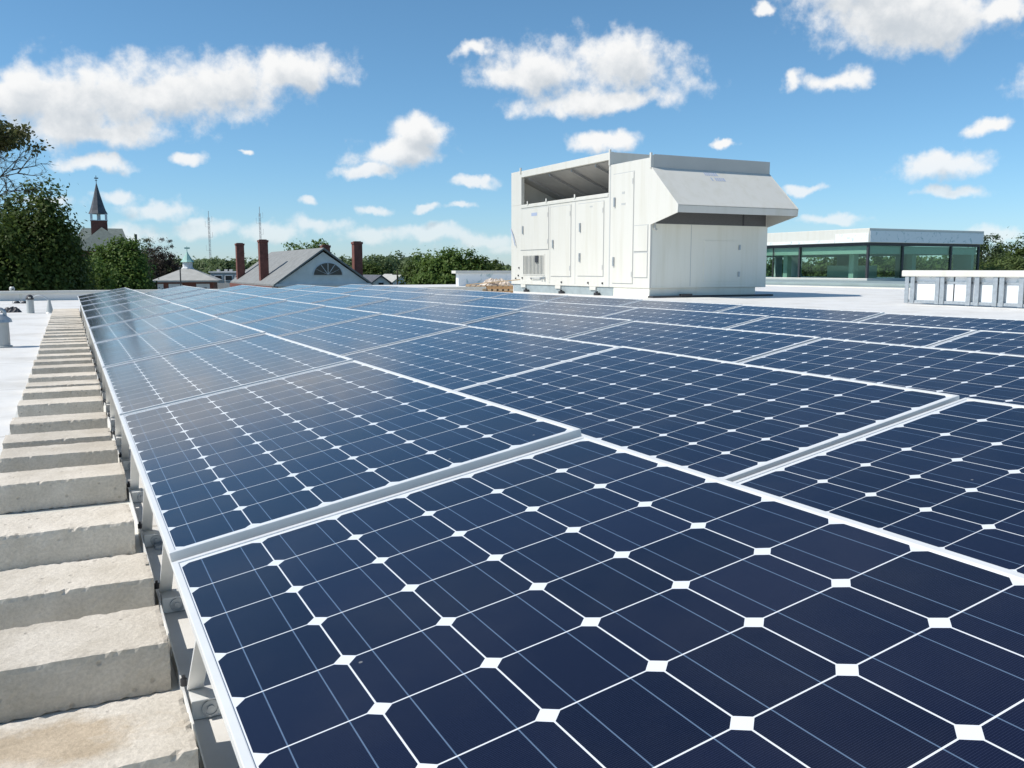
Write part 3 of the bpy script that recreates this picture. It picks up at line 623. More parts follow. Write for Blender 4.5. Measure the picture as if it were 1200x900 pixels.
# two lines of faded blue print, too soft to read in the photo
mb = MB()
import itertools
rr = random.Random(3)
sl = Vector((0, -1.16, -1.02)).normalized(); nrm = Vector((0, -1.02, 1.16)).normalized()
def on_hood(x, t): return Vector((x, 18.19, 3.41)) + sl * t + nrm * 0.004
for row, (xa, xb, t0, t1) in enumerate(((AX0 + 1.62, AX0 + 2.05, 0.10, 0.24), (AX0 + 1.72, AX0 + 2.22, 0.32, 0.46))):
    x = xa
    while x < xb:
        w = rr.uniform(0.03, 0.06)
        if rr.random() < 0.85:
            a, b, c_, d_ = on_hood(x, t0), on_hood(x + w, t0), on_hood(x + w, t1), on_hood(x, t1)
            mb.add([a, b, c_, d_], [(0, 1, 2, 3)])
        x += w + 0.02
A(mb, 'faded_lettering', 'ink', hd)

# ------------------------------------------------------------------ other things on the roof
# pallets with scraps in front of the unit
pb = at(574, 340, 27.5); pb.z = 0
pal = empty('pallet_stack', (pb.x, pb.y, 0), 'stack of orange brown wooden pallets topped with membrane scraps beside the air handler', 'pallets', rz=-YAW)
mb = MB()
for lv_ in range(2):
    z = lv_ * 0.14
    for yy in (-0.45, 0, 0.45): mb.box(-0.72, 0.72, yy - 0.045, yy + 0.045, z + 0.022, z + 0.105)
mb.build('bearers', 'wood', pal)
mb = MB()
for lv_ in range(2):
    z = lv_ * 0.14
    for k in range(9): xx = -0.72 + k * 0.166; mb.box(xx, xx + 0.11, -0.5, 0.5, z + 0.106, z + 0.128); mb.box(xx, xx + 0.11, -0.5, 0.5, z, z + 0.0215)
mb.build('boards', 'pale_wood', pal)
def rumple(w, d, h, seed, n=14):
    r = random.Random(seed); vs = []; fs = []
    for j in range(n):
        for i in range(n):
            u, v = i / (n - 1) * 2 - 1, j / (n - 1) * 2 - 1
            e = max(0, 1 - max(abs(u), abs(v)) ** 3)
            vs.append((u * w + r.uniform(-.05, .05) * w, v * d + r.uniform(-.05, .05) * d, h * e * r.uniform(0.45, 1.0)))
    for j in range(n - 1):
        for i in range(n - 1): a = j * n + i; fs.append((a, a + 1, a + n + 1, a + n))
    b = len(vs); vs += [(x, y_, 0) for (x, y_, z) in vs]
    fs += [(b + f[3], b + f[2], b + f[1], b + f[0]) for f in fs]
    for k in range(n - 1):
        for (a, c) in ((k, k + 1), ((n - 1) * n + k + 1, (n - 1) * n + k), ((k + 1) * n, k * n), (k * n + n - 1, (k + 1) * n + n - 1)): fs.append((c, a, b + a, b + c))
    return MB().add(vs, fs)
q = pb + RGT * 0.18
o = rumple(0.42, 0.35, 0.24, 5).build('membrane_scraps', 'dirty_scrap', None, (q.x, q.y, 0.271)); tag(o, 'crumpled heap of dirty white and brown membrane scraps on the pallets', 'scraps')
q = pb - RGT * 0.85
o = rumple(0.22, 0.3, 0.2, 6, 9).build('membrane_bundle', 'board', None, (q.x, q.y, 0.0005)); tag(o, 'small white bundle of sheet leaning by the left end of the pallets', 'bundle')
q = pb + RGT * 0.05 - FWD * 0.1
o = MB().hexa([(-0.9, -0.05, 0.0), (0.75, -0.05, 0.16), (0.75, 0.05, 0.16), (-0.9, 0.05, 0.0), (-0.9, -0.05, 0.03), (0.75, -0.05, 0.19), (0.75, 0.05, 0.19), (-0.9, 0.05, 0.03)]).build('plank', 'pale_wood', None, (q.x, q.y - 0.3, 0.272))
o.rotation_euler.z = -YAW; tag(o, 'pale plank lying aslant across the pallet stack', 'plank')

# white parapet behind the pallets
wp = empty('boarded_parapet', (15.6, 36, 0), 'white boarded parapet with a thick cap behind the pallets', 'parapet')
MB().box(0.18, 12.0, 0.0, 0.3, 0.0, 0.56).build('boards', 'foil', wp)
MB().box(0.0, 12.1, -0.1, 0.4, 0.561, 0.69).build('cap', 'white_metal', wp, bevel=0.02)

# open stud parapet on the right
def y_on(px, X):
    a = YAW + math.atan((px - 600) / FPX); return CAM.y + (X - CAM.x) / math.tan(a)
SX = 16.5
ys0 = y_on(1060, SX)
sw = empty('stud_parapet', (SX, ys0, 0), 'low parapet of grey steel studs and white boards under a thick white cap', 'parapet')
def Sx(mb, name, mat, **kw): return mb.xf(Matrix.Translation((-SX, -ys0, 0))).build(name, mat, sw, **kw)
Sx(MB().box(SX - 0.045, SX + 0.5, -4, ys0 + 0.12, 0.60, 0.735), 'cap', 'white_metal', bevel=0.02)
Sx(MB().box(SX + 0.06, SX + 0.1, -4, ys0 - 0.05, 0.092, 0.50), 'sheathing', 'board')
Sx(MB().box(SX + 0.058, SX + 0.1, -4, ys0 - 0.05, 0.502, 0.599), 'torn_facing', 'foil')
Sx(MB().box(SX + 0.0, SX + 0.14, -4, ys0, 0.03, 0.09), 'bottom_track', 'galv')
Sx(MB().box(SX + 0.045, SX + 0.057, -4, ys0, 0.455, 0.50), 'top_track', 'galv')
pxs = [1060.5, 1067, 1096, 1101.5, 1132.5, 1142, 1163.5, 1171, 1194, 1203, 1230, 1240, 1275, 1290]
for k, px in enumerate(pxs):
    yy = y_on(px, SX)
    Sx(MB().box(SX - 0.02, SX - 0.005, yy - 0.05, yy + 0.05, 0.02, 0.599).box(SX - 0.0049, SX + 0.055, yy + 0.038, yy + 0.05, 0.02, 0.599), 'stud', 'galv')
mb = MB()
for px in (1113,): yy = y_on(px, SX); mb.box(SX + 0.05, SX + 0.0595, yy - 0.012, yy + 0.012, 0.05, 0.599)
Sx(mb, 'board_joint', 'dark_metal')

# pipes and gear at the far left of the roof
def ground_at(px, py):
    d = heading(px, py); return CAM + d * (-CAM.z / d.z)
p = ground_at(1.5, 407)
vp = empty('vent_pipe', (p.x, p.y, 0), 'stout grey vent pipe with flared cap and gooseneck, nearest at the left edge', 'vent pipe')
MB().lathe((0, 0, 0.0005), [(0.10, 0), (0.10, 0.015), (0.082, 0.02), (0.08, 0.245)], 24).build('pipe', 'grey_metal', vp, smooth=False)
MB().lathe((0, 0, 0.246), [(0.112, 0), (0.105, 0.03), (0.055, 0.07), (0.05, 0.075)], 24).build('flared_cap', 'galv', vp)
MB().tube([(-0.04, 0, 0.31)] + [(-0.04 + 0.045 - 0.045 * math.cos(a), 0, 0.33 + 0.045 * math.sin(a)) for a in [k * math.pi / 8 for k in range(9)]] + [(0.05, 0, 0.30)], 0.018, 10).build('gooseneck', 'galv', vp)
p = ground_at(36, 367)
e = empty('junction_canister', (p.x, p.y, 0), 'grey cylinder with a dark domed top standing beyond the nearest vent pipe', 'canister')
MB().lathe((0, 0, 0.0005), [(0.062, 0), (0.058, 0.235)], 20).build('canister_body', 'grey_metal', e)
MB().lathe((0, 0, 0.236), [(0.066, 0), (0.064, 0.03), (0.045, 0.07), (0.02, 0.085)], 20).build('dome', 'dark_metal', e)
MB().lathe((0.0, -0.062, 0.27), [(0.018, -0.012), (0.018, 0.012)], 12).build('port', 'white_metal', e)
p2 = ground_at(58.5, 367)
e = empty('flashing_cone', (p2.x, p2.y, 0), 'tapered grey flashing cone at the end of the looped hose', 'flashing')
MB().lathe((0, 0, 0.0005), [(0.075, 0), (0.06, 0.02), (0.03, 0.17), (0.022, 0.23)], 16).build('cone', 'grey_metal', e)
mid = (p + p2) / 2
pts = []
for k in range(13):
    t = k / 12; q = p.lerp(p2, t); pts.append((q.x, q.y, 0.19 + 0.12 * math.sin(math.pi * t) ** 0.6 if 0 < t < 1 else (0.24 if t == 0 else 0.20)))
o = MB().tube(pts, 0.011, 8).build('looped_hose', 'galv', None); tag(o, 'thin grey hose looping from the canister to the flashing cone', 'hose')
p = ground_at(13, 366)
o = rumple(0.16, 0.12, 0.11, 8, 9).build('dark_bundle', 'dark_metal', None, (p.x, p.y, 0.0005)); tag(o, 'dark rolled bundle lying on the roof left of the canister', 'bundle')
p = ground_at(15, 352)
e = empty('short_vent_pipe', (p.x, p.y, 0), 'taller of the two short white vent pipes before the parapet', 'vent pipe', 'white vent pipes near the parapet')
MB().lathe((0, 0, 0.0005), [(0.055, 0), (0.052, 0.25)], 16).build('pipe', 'white_metal', e)
MB().lathe((0.0, 0, 0.251), [(0.06, 0), (0.06, 0.05), (0.04, 0.085)], 16).build('cap', 'white_metal', e)
MB().lathe((0.02, -0.06, 0.27), [(0.02, -0.01), (0.02, 0.015)], 10).build('opening', 'black', e)
p = ground_at(24.5, 352.5)
e = empty('short_vent_pipe', (p.x, p.y, 0), 'shorter of the two short white vent pipes before the parapet', 'vent pipe', 'white vent pipes near the parapet')
MB().lathe((0, 0, 0.0005), [(0.04, 0), (0.038, 0.19)], 16).build('pipe', 'white_metal', e)
MB().lathe((0.0, 0, 0.191), [(0.046, 0), (0.046, 0.03), (0.02, 0.05)], 16).build('cap', 'white_metal', e)
for px, nm in ((20, 'left'), (29, 'right')):
    p = ground_at(px, 355.5)
    e = empty('drain_strainer', (p.x, p.y, 0), 'small dark domed drain strainer, %s one of two before the vent pipes' % nm, 'drain strainer', 'drain strainers near the parapet')
    MB().lathe((0, 0, 0.0005), [(0.085, 0), (0.085, 0.008), (0.065, 0.009), (0.06, 0.03), (0.03, 0.055)], 14).build('dome', 'dark_metal', e)
    MB().tube([(0.09 * math.cos(a) - 0.0, 0, 0.01 + 0.085 * math.sin(a)) for a in [k * math.pi / 8 for k in range(9)]], 0.006, 6).build('wire_guard', 'galv', e)

# ------------------------------------------------------------------ glass pavilion on the right
GX, GY = 44.5, 38.6
GX1, GY1 = 54.8, 56.0
ZB, ZG, ZF = 0.14, 2.22, 3.27
gp = empty('glass_pavilion', (GX, GY, 0), 'long green glazed rooftop pavilion with dark posts and a deep white fascia', 'pavilion')
def G(mb, name, mat, parent=gp, **kw): return mb.xf(Matrix.Translation((-GX, -GY, 0))).build(name, mat, parent, **kw)
G(MB().box(GX - 0.25, GX1 + 0.25, GY - 0.25, GY1, -0.029, ZB), 'plinth', 'grey_metal')
G(MB().box(GX - 0.3, GX1 + 0.06, GY - 0.3, GY1, ZG + 0.18, ZF), 'fascia', 'white_metal', bevel=0.03)
G(MB().box(GX - 0.24, GX1 - 0.02, GY - 0.325, GY - 0.301, ZG + 0.2, ZF - 0.16), 'torn_facing', 'foil')
G(MB().box(GX - 0.325, GX - 0.301, GY - 0.25, GY + 2.4, ZG + 0.2, ZF - 0.3), 'side_facing', 'foil')
G(MB().box(GX - 0.325, GX - 0.301, GY + 2.45, GY1 - 0.1, ZG + 0.2, ZG + 0.38), 'side_facing', 'foil')
G(MB().box(GX - 0.1, GX1, GY - 0.1, GY + 0.06, ZG, ZG + 0.178).box(GX - 0.1, GX + 0.06, GY + 0.061, GY1, ZG, ZG + 0.178), 'head_beam', 'dark_metal')
def x_on(px, Y):
    a = YAW + math.atan((px - 600) / FPX); return CAM.x + (Y - CAM.y) * math.tan(a)
ypost = [GY, y_on(934, GX), y_on(903, GX), y_on(885, GX), GY1 - 0.2]
xpost = [GX, x_on(1052.5, GY), x_on(1108.5, GY), GX1]
for k, yy in enumerate(ypost): G(MB().box(GX - 0.07, GX + 0.07, yy - 0.07, yy + 0.07, ZB, ZG - 0.001) if k != 2 else MB().box(GX - 0.03, GX + 0.03, yy - 0.03, yy + 0.03, ZB, ZG - 0.001), 'post', 'dark_metal')
for xx in xpost[1:]: G(MB().box(xx - 0.07, xx + 0.07, GY - 0.07, GY + 0.07, ZB, ZG - 0.001), 'post', 'dark_metal')
for a, b in zip(ypost[:-1], ypost[1:]): G(MB().box(GX - 0.012, GX + 0.012, a + 0.071, b - 0.071, ZB + 0.001, ZG - 0.001), 'glass_pane', 'glass')
for a, b in zip(xpost[:-1], xpost[1:]): G(MB().box(a + 0.071, b - 0.071, GY - 0.012, GY + 0.012, ZB + 0.001, ZG - 0.001), 'glass_pane', 'glass')
G(MB().box(GX - 0.12, GX1, GY - 0.13, GY - 0.08, ZB, ZB + 0.05).box(GX - 0.13, GX - 0.08, GY - 0.079, GY1, ZB, ZB + 0.05), 'sill', 'white_metal')
# inside: far walls with big openings looking out at the trees, a bulkhead and columns
WX = GX + 6.5
mb = MB()
mb.box(GX + 0.1, GX1 - 0.1, GY + 0.1, GY1 - 0.1, 1.72, 2.2)
G(mb, 'ceiling_bulkhead', 'room')
mb = MB()
for (a, b) in ((GY + 0.2, GY + 1.6), (GY + 5.4, GY + 6.4), (GY + 10.5, GY + 12.0), (GY + 16, GY + 17.2)): mb.box(GX1 - 0.35, GX1 - 0.12, a, b, ZB, 1.719)
for (a, b) in ((GX + 0.5, GX + 1.3), (GX + 4.2, GX + 5.2), (GX + 8.3, GX + 9.0)): mb.box(a, b, GY1 - 0.4, GY1 - 0.2, ZB, 1.719)
mb.box(GX + 1.2, GX + 1.6, GY + 2.2, GY + 2.6, ZB, 1.719).box(GX + 5.4, GX + 5.8, GY + 1.2, GY + 1.6, ZB, 1.719).box(GX + 1.2, GX + 1.6, GY + 8.2, GY + 8.6, ZB, 1.719)
G(mb, 'inner_columns', 'room')
G(MB().box(GX + 3.0, GX + 3.8, GY + 2.6, GY + 6.2, ZB + 0.001, 1.0), 'inner_counter', 'room')
# the glazed dividing screen far inside stays dark

# low band between roof and pavilion
lb = MB().box(33.5, 41.0, 20.0, 60.0, -0.029, 0.10).build('skylight_band', 'sideroof', bevel=0.02); tag(lb, 'low grey green roof band in front of the glass pavilion', 'roof band')

# ------------------------------------------------------------------ buildings beyond
def local(px, D): p = at(px, 315, D); return p.x, p.y
# hip-roofed brick pavilion with a copper cupola
D = 95; s = D / FPX
x, y = local(220, D)
hp = empty('cupola_pavilion', (x, y, GZ), 'small brick building with pale hipped roof and green cupola between the trees and the chimneys', 'building', rz=-YAW + 0.25)
Hh = lambda py: 0.762 - (py - 315.3) * s - GZ
w = 3.25
zE, zA = Hh(328), Hh(314.5)
MB().box(-w + 0.5, w - 0.5, -w + 0.5, w - 0.5, 0, zE - 0.02).build('wall', 'brick', hp)
MB().add([(-w, -w, zE), (w, -w, zE), (w, w, zE), (-w, w, zE), (-0.45, -0.45, zA), (0.45, -0.45, zA), (0.45, 0.45, zA), (-0.45, 0.45, zA), (-w, -w, zE - 0.18), (w, -w, zE - 0.18), (w, w, zE - 0.18), (-w, w, zE - 0.18)],
         [(0, 1, 5, 4), (1, 2, 6, 5), (2, 3, 7, 6), (3, 0, 4, 7), (4, 5, 6, 7), (8, 9, 1, 0), (9, 10, 2, 1), (10, 11, 3, 2), (11, 8, 0, 3), (11, 10, 9, 8)]).build('roof', 'pale_roof', hp)
cu = MB().lathe((0, 0, zA - 0.1), [(0.62, 0), (0.62, 0.15), (0.5, 0.2), (0.5, 0.75)], 8).build('cupola', 'white_paint', hp)
MB().lathe((0, 0, zA + 0.66), [(0.72, 0), (0.5, 0.25), (0.3, 0.6), (0.1, 0.95), (0.05, 1.1)], 8).build('cupola_roof', 'copper', cu)
MB().tube([(0, 0, zA + 1.7), (0, 0, zA + 2.3)], 0.035).box(-0.25, 0.3, -0.02, 0.02, zA + 2.05, zA + 2.2).build('weathervane', 'copper', cu)
for (xx, ww) in ((-2.45, 0.28), (-1.0, 0.66), (0.95, 0.0), (1.7, 0.66)):
    if ww: 
        wf = MB().box(xx - ww, xx + ww, -w + 0.44, -w + 0.499, zE - 2.2, zE - 0.35).build('window', 'white_paint', hp)
        if ww > 0.5: MB().box(xx - ww * 0.55, xx + ww * 0.55, -w + 0.41, -w + 0.439, zE - 2.0, zE - 0.75).build('pane', 'window', wf)
for (yy) in (-1.6, 1.2):
    wf = MB().box(-w + 0.44, -w + 0.499, yy - 0.6, yy + 0.6, zE - 2.2, zE - 0.35).build('window', 'white_paint', hp); MB().box(-w + 0.41, -w + 0.439, yy - 0.35, yy + 0.35, zE - 2.0, zE - 0.75).build('pane', 'window', wf)
x, y = local(211, 88)
o = MB().tube([(0, 0, 0), (0, 0, 10.8)], [0.09, 0.06]).lathe((0, 0, 10.79), [(0.1, 0), (0.1, 0.1), (0.03, 0.2)], 8).build('pole', 'dark_metal', None, (x, y, GZ)); tag(o, 'slim grey pole standing in front of the cupola building', 'pole')

# church with slate spire
D = 150; s = D / FPX
x, y = local(121, D)
ch = empty('church', (x, y, GZ), 'brick church with grey green slate roofs and a dark pointed spire behind the trees', 'church', rz=-YAW - math.atan((121 - 600) / FPX))
Hh = lambda py: 0.762 - (py - 315.3) * s - GZ
X = lambda px: (px - 121) * s
zr, ze = Hh(266), Hh(294)
MB().box(X(92.5), X(158), 0.4, 9.0, 0, ze).box(X(92), X(150), 9.01, 20, 0, ze + 1.0).build('wall', 'brick', ch)
MB().add([(X(90), -0.1, ze), (X(161), -0.1, ze - 0.2), (X(161), 10, ze - 0.2), (X(90), 10, ze), (X(122), 4.2, zr), (X(122), 7.5, zr)],
         [(0, 1, 4), (1, 2, 5, 4), (2, 3, 5), (3, 0, 4, 5), (3, 2, 1, 0)]).build('front_roof', 'slate', ch)
MB().add([(X(88), 7.5, ze + 1.0), (X(152), 7.5, ze + 1.0), (X(152), 20.5, ze + 1.0), (X(88), 20.5, ze + 1.0), (X(100), 13.8, zr + 0.2), (X(146), 13.8, zr + 0.2)],
         [(0, 1, 5, 4), (1, 2, 5), (2, 3, 4, 5), (3, 0, 4), (3, 2, 1, 0)]).build('rear_roof', 'slate', ch)
tw = MB().box(X(110.5), X(128.5), 5.0, 7.6, ze, Hh(257.5)).build('tower', 'brick', ch)
mb = MB()
for xx in (X(111.5), X(127.5)):
    for yy in (5.2, 7.4): mb.box(xx - 0.18, xx + 0.18, yy - 0.18, yy + 0.18, Hh(257.4), Hh(250))
mb.box(X(117.5), X(121.5), 6.0, 6.6, Hh(257.4), Hh(250)).box(X(110), X(129), 4.9, 7.7, Hh(258.2), Hh(257.41))
mb.build('belfry', 'white_paint', ch)
zs = Hh(250); 
MB().lathe((X(119), 6.3, zs), [(1.55, 0), (1.25, 0.6), (1.0, 1.4), (0.55, 3.1), (0.06, Hh(214) - zs)], 8).build('spire', 'spire', ch)
MB().tube([(X(119), 6.3, Hh(214) - 0.1), (X(119), 6.3, Hh(205))], 0.05).box(X(117), X(121.5), 6.27, 6.33, Hh(208.6), Hh(207.4)).box(X(117.8), X(120.2), 6.26, 6.34, Hh(211), Hh(210.3)).build('weathervane', 'dark_metal', ch)
MB().tube([(X(158.5), 3, ze - 1.2), (X(158.5), 3, Hh(274))], 0.22, 10).build('flue', 'dark_metal', ch)

# big gabled house with brick chimneys
D0 = 75.0
O = CAM + FWD * D0 + RGT * ((381.5 - 600) * D0 / FPX)
ridge = (-RGT * 0.447 + FWD * 0.894).normalized(); side = (RGT * 0.894 + FWD * 0.447).normalized()
gh = empty('gabled_house', (O.x, O.y, GZ), 'wide grey roofed house with a stained white gable and half round window', 'house')
gh.rotation_euler.z = math.atan2(side.y, side.x)       # local x = along the gable, local y = along the ridge
s = D0 / FPX
zR = 0.762 + (315.3 - 292.5) * s - GZ; zE = 0.762 - (331.5 - 315.3) * s - GZ; HW = 4.05; LEN = 21.0
MB().prism([(-HW + 0.25, 0), (HW - 0.25, 0), (HW - 0.25, zE), (0, zR - 0.22), (-HW + 0.25, zE)], 1, 0.12, LEN - 0.1).build('wall', 'stucco', gh)
for sg in (-1, 1):
    MB().hexa([(sg * (HW + 0.2), -0.15, zE - 0.25), (0, -0.15, zR - 0.02), (0, LEN + 0.15, zR - 0.02), (sg * (HW + 0.2), LEN + 0.15, zE - 0.25),
               (sg * (HW + 0.2), -0.15, zE - 0.1), (0, -0.15, zR + 0.13), (0, LEN + 0.15, zR + 0.13), (sg * (HW + 0.2), LEN + 0.15, zE - 0.1)]).build('roof_slope', 'slate2', gh)
MB().box(-HW - 0.1, HW + 0.1, -0.12, 0.119, zE - 0.25, zE - 0.02).build('cornice', 'white_paint', gh)
MB().box(-HW - 0.3, -HW + 0.2, 0.2, LEN, zE - 0.62, zE - 0.26).build('eave_board', 'brick', gh)
fw = MB().prism([(1.32 * math.cos(a) + 0.35, zE + 0.62 + 1.12 * math.sin(a)) for a in [k * math.pi / 16 for k in range(17)]], 1, 0.06, 0.119).build('half_round_window', 'white_paint', gh)
MB().prism([(1.2 * math.cos(a) + 0.35, zE + 0.68 + 1.0 * math.sin(a)) for a in [k * math.pi / 16 for k in range(17)]], 1, 0.03, 0.059).build('pane', 'window', fw)
mb = MB()
for a in [k * math.pi / 6 for k in range(1, 6)]:
    dx, dz_ = math.cos(a), math.sin(a); mb.hexa([(0.35 - 0.03, 0.01, zE + 0.7), (0.35 + 0.03, 0.01, zE + 0.7), (0.35 + 0.03, 0.028, zE + 0.7), (0.35 - 0.03, 0.028, zE + 0.7)] + [(0.35 + 1.15 * dx - 0.03 * dz_, 0.01, zE + 0.68 + 0.96 * dz_), (0.35 + 1.15 * dx + 0.03 * dz_, 0.01, zE + 0.68 + 0.96 * dz_), (0.35 + 1.15 * dx + 0.03 * dz_, 0.028, zE + 0.68 + 0.96 * dz_), (0.35 + 1.15 * dx - 0.03 * dz_, 0.028, zE + 0.68 + 0.96 * dz_)])
mb.build('glazing_bars', 'white_paint', fw)
def chimney(xx, yy, z0, z1, w_=0.37):
    c0 = MB().box(xx - w_, xx + w_, yy - w_, yy + w_, z0, z1 - 0.25).build('chimney', 'brick', gh)
    MB().box(xx - w_ - 0.05, xx + w_ + 0.05, yy - w_ - 0.05, yy + w_ + 0.05, z1 - 0.249, z1 - 0.06).box(xx - w_ + 0.08, xx + w_ - 0.08, yy - w_ + 0.08, yy + w_ - 0.08, z1 - 0.0595, z1).build('chimney_cap', 'brick', c0)
zt = 3.37 - GZ
chimney(-3.55, 7.2, zE - 0.6, zt); chimney(-3.55, 19.0, zE - 0.6, zt); chimney(3.55, 2.2, zE - 0.6, 3.17 - GZ); chimney(0.8, 2.4, zR - 1.0, 2.85 - GZ, 0.33)

# pale flat-roofed building behind
D = 140; s = D / FPX; x, y = local(270, D); Hh = lambda py: 0.762 - (py - 315.3) * s - GZ
fb = empty('flat_roofed_building', (x, y, GZ), 'pale grey flat roofed building with dark windows behind the left chimney', 'building', rz=-YAW)
MB().box(-3.2, 2.6, 0, 8, 0, Hh(319.5)).build('wall', 'greywall', fb)
MB().box(-3.4, 2.8, -0.15, 8.15, Hh(319.5) + 0.005, Hh(318)).build('parapet_band', 'white_paint', fb)
for xx in (-1.9, -0.3, 1.3):
    f = MB().box(xx - 0.62, xx + 0.62, -0.06, -0.001, Hh(329), Hh(322)).build('window', 'white_paint', fb); MB().box(xx - 0.5, xx + 0.5, -0.1, -0.061, Hh(328), Hh(323)).build('pane', 'window', f)
mb = MB()
for xx in (-2.6, -1.4, -0.6, 0.9, 2.0): mb.box(xx - 0.22, xx + 0.22, 2, 2.5, Hh(318) + 0.01, Hh(315.6))
mb.build('rooftop_units', 'greywall', fb)

# small houses behind the gable's right side
for (px, D, pyr, pye, wpx, lab, rm, wm) in ((471, 150, 321.5, 331, 30, 'small house with a light grey gable roof left of the big round tree', 'pale_roof', 'white_paint'),
                                     (446, 130, 322.5, 331, 28, 'small house with a dark brown roof just right of the white gable', 'spire', 'stucco')):
    s = D / FPX; x, y = local(px, D); Hh = lambda py: 0.762 - (py - 315.3) * s - GZ; hw = wpx * s / 2
    h = empty('small_house', (x, y, GZ), lab, 'house', rz=-YAW + 0.5)
    MB().prism([(-hw * .8, 0), (hw * .8, 0), (hw * .8, Hh(pye)), (0, Hh(pyr) - 0.15), (-hw * .8, Hh(pye))], 1, 0, 8).build('wall', wm, h)
    for sg in (-1, 1): MB().hexa([(sg * hw, -0.3, Hh(pye) - 0.3), (0, -0.3, Hh(pyr) - 0.14), (0, 8.3, Hh(pyr) - 0.14), (sg * hw, 8.3, Hh(pye) - 0.3), (sg * hw, -0.3, Hh(pye) - 0.1), (0, -0.3, Hh(pyr) + 0.06), (0, 8.3, Hh(pyr) + 0.06), (sg * hw, 8.3, Hh(pye) - 0.1)]).build('roof_slope', rm, h)
    f = MB().box(-0.5, 0.5, -0.05, -0.001, Hh(pye) - 1.2, Hh(pye) + 0.2).build('window', 'white_paint', h); MB().box(-0.38, 0.38, -0.09, -0.051, Hh(pye) - 1.0, Hh(pye)).build('pane', 'window', f)
x, y = local(465.5, 120)
o = MB().tube([(0, 0, 0), (0, 0, 10.6)], [0.14, 0.1]).box(-0.7, 0.7, -0.05, 0.05, 10.0, 10.12).build('utility_pole', 'bark', None, (x, y, GZ)); tag(o, 'brown wooden utility pole before the light grey house', 'utility pole')

# radio masts
def mast(px, D, pt, lab):
    x, y = local(px, D); H = 0.762 + (315.3 - pt) * D / FPX - GZ
    e = empty('radio_mast', (x, y, GZ), lab, 'radio mast', 'thin radio masts on the skyline')
    mb = MB(); w = 0.34
    cs = [(w * math.cos(a), w * math.sin(a)) for a in (0.3, 2.39, 4.49)]
    for c in cs: mb.tube([(c[0], c[1], 0), (c[0], c[1], H * 0.93)], 0.05, 4)
    n = int(H / 1.6)
    for k in range(n):
        z0 = k * H * 0.93 / n; z1 = (k + 1) * H * 0.93 / n
        for i in range(3):
            a, b = cs[i], cs[(i + 1) % 3]; mb.tube([(a[0], a[1], z0), (b[0], b[1], z1)], 0.025, 3)
    mb.build('lattice', 'tower', e)
    MB().tube([(0, 0, H * 0.9), (0, 0, H)], 0.09, 5).build('antenna', 'tower', e)
    for k, zz in enumerate((0.55, 0.7, 0.82, 0.88)):
        MB().tube([(0.5, 0.4, H * zz), (1.2 * (1 if k % 2 else -1), 0.4, H * zz), (1.2 * (1 if k % 2 else -1), 0.4, H * zz + 2.0)], 0.035, 4).build('antenna', 'tower', e)
mast(247, 330, 249, 'thin grey lattice radio mast, left one, above the pale flat roofed building')
mast(306.5, 330, 244, 'thin grey lattice radio mast, right one, just behind the tall chimneys')

# ------------------------------------------------------------------ trees
def quads(name, P, N, size, mat, parent=None, loc=(0, 0, 0), aspect=1.5, rng=None):
    """leaf-shaped quads at points P facing roughly N"""
    n = len(P); rg = rng
    t = rg.normal(size=(n, 3)); t -= (t * N).sum(1, keepdims=True) * N; t /= np.linalg.norm(t, axis=1, keepdims=True) + 1e-9
    b = np.cross(N, t); sz = size * rg.uniform(0.6, 1.35, size=(n, 1))
    V = np.empty((n, 4, 3)); V[:, 0] = P - t * sz * aspect * .5; V[:, 1] = P + b * sz * .42 + t * sz * .1; V[:, 2] = P + t * sz * aspect * .5; V[:, 3] = P - b * sz * .42 + t * sz * .1
    me = bpy.data.meshes.new(name); me.vertices.add(4 * n); me.vertices.foreach_set('co', V.reshape(-1).astype(np.float32))
    me.loops.add(4 * n); me.loops.foreach_set('vertex_index', np.arange(4 * n, dtype=np.int32))
    me.polygons.add(n); me.polygons.foreach_set('loop_start', np.arange(0, 4 * n, 4, dtype=np.int32)); me.update(calc_edges=True)
    me.materials.append(M[mat]); o = bpy.data.objects.new(name, me); COL.objects.link(o); o.location = loc
    if parent is not None: o.parent = parent
    return o
def crown_points(rg, cz, rx, rz, nclump, per, cl, flat=0.75, low=-0.9):
    """clumps scattered through an uneven crown, denser toward its skin"""
    d = rg.normal(size=(nclump, 3)); d /= np.linalg.norm(d, axis=1, keepdims=True)
    d[:, 2] = np.clip(d[:, 2], low, 1); rad = rg.uniform(0.45, 1.0, size=(nclump, 1)) ** 0.6
    lob = 1 + 0.22 * np.sin(d[:, :1] * 4.1 + d[:, 1:2] * 3.3 + 1.7) + 0.16 * np.sin(d[:, 2:3] * 6 + d[:, :1] * 5.1)
    C = d * rad * lob * np.array([rx, rx, rz]) + np.array([0, 0, cz])
    cs = cl * rg.uniform(0.55, 1.3, size=(nclump, 1))
    off = rg.normal(size=(nclump, per, 3)) * np.array([1, 1, flat]) * cs[:, None, :] * 0.55
    P = (C[:, None, :] + off).reshape(-1, 3)
    N = off.reshape(-1, 3) * 0.8 + rg.normal(size=P.shape) * 0.5 * cl + np.array([0, 0, 0.45 * cl]) + (np.repeat(d, per, 0)) * 0.35 * cl
    N /= np.linalg.norm(N, axis=1, keepdims=True) + 1e-9
    return P, N, C
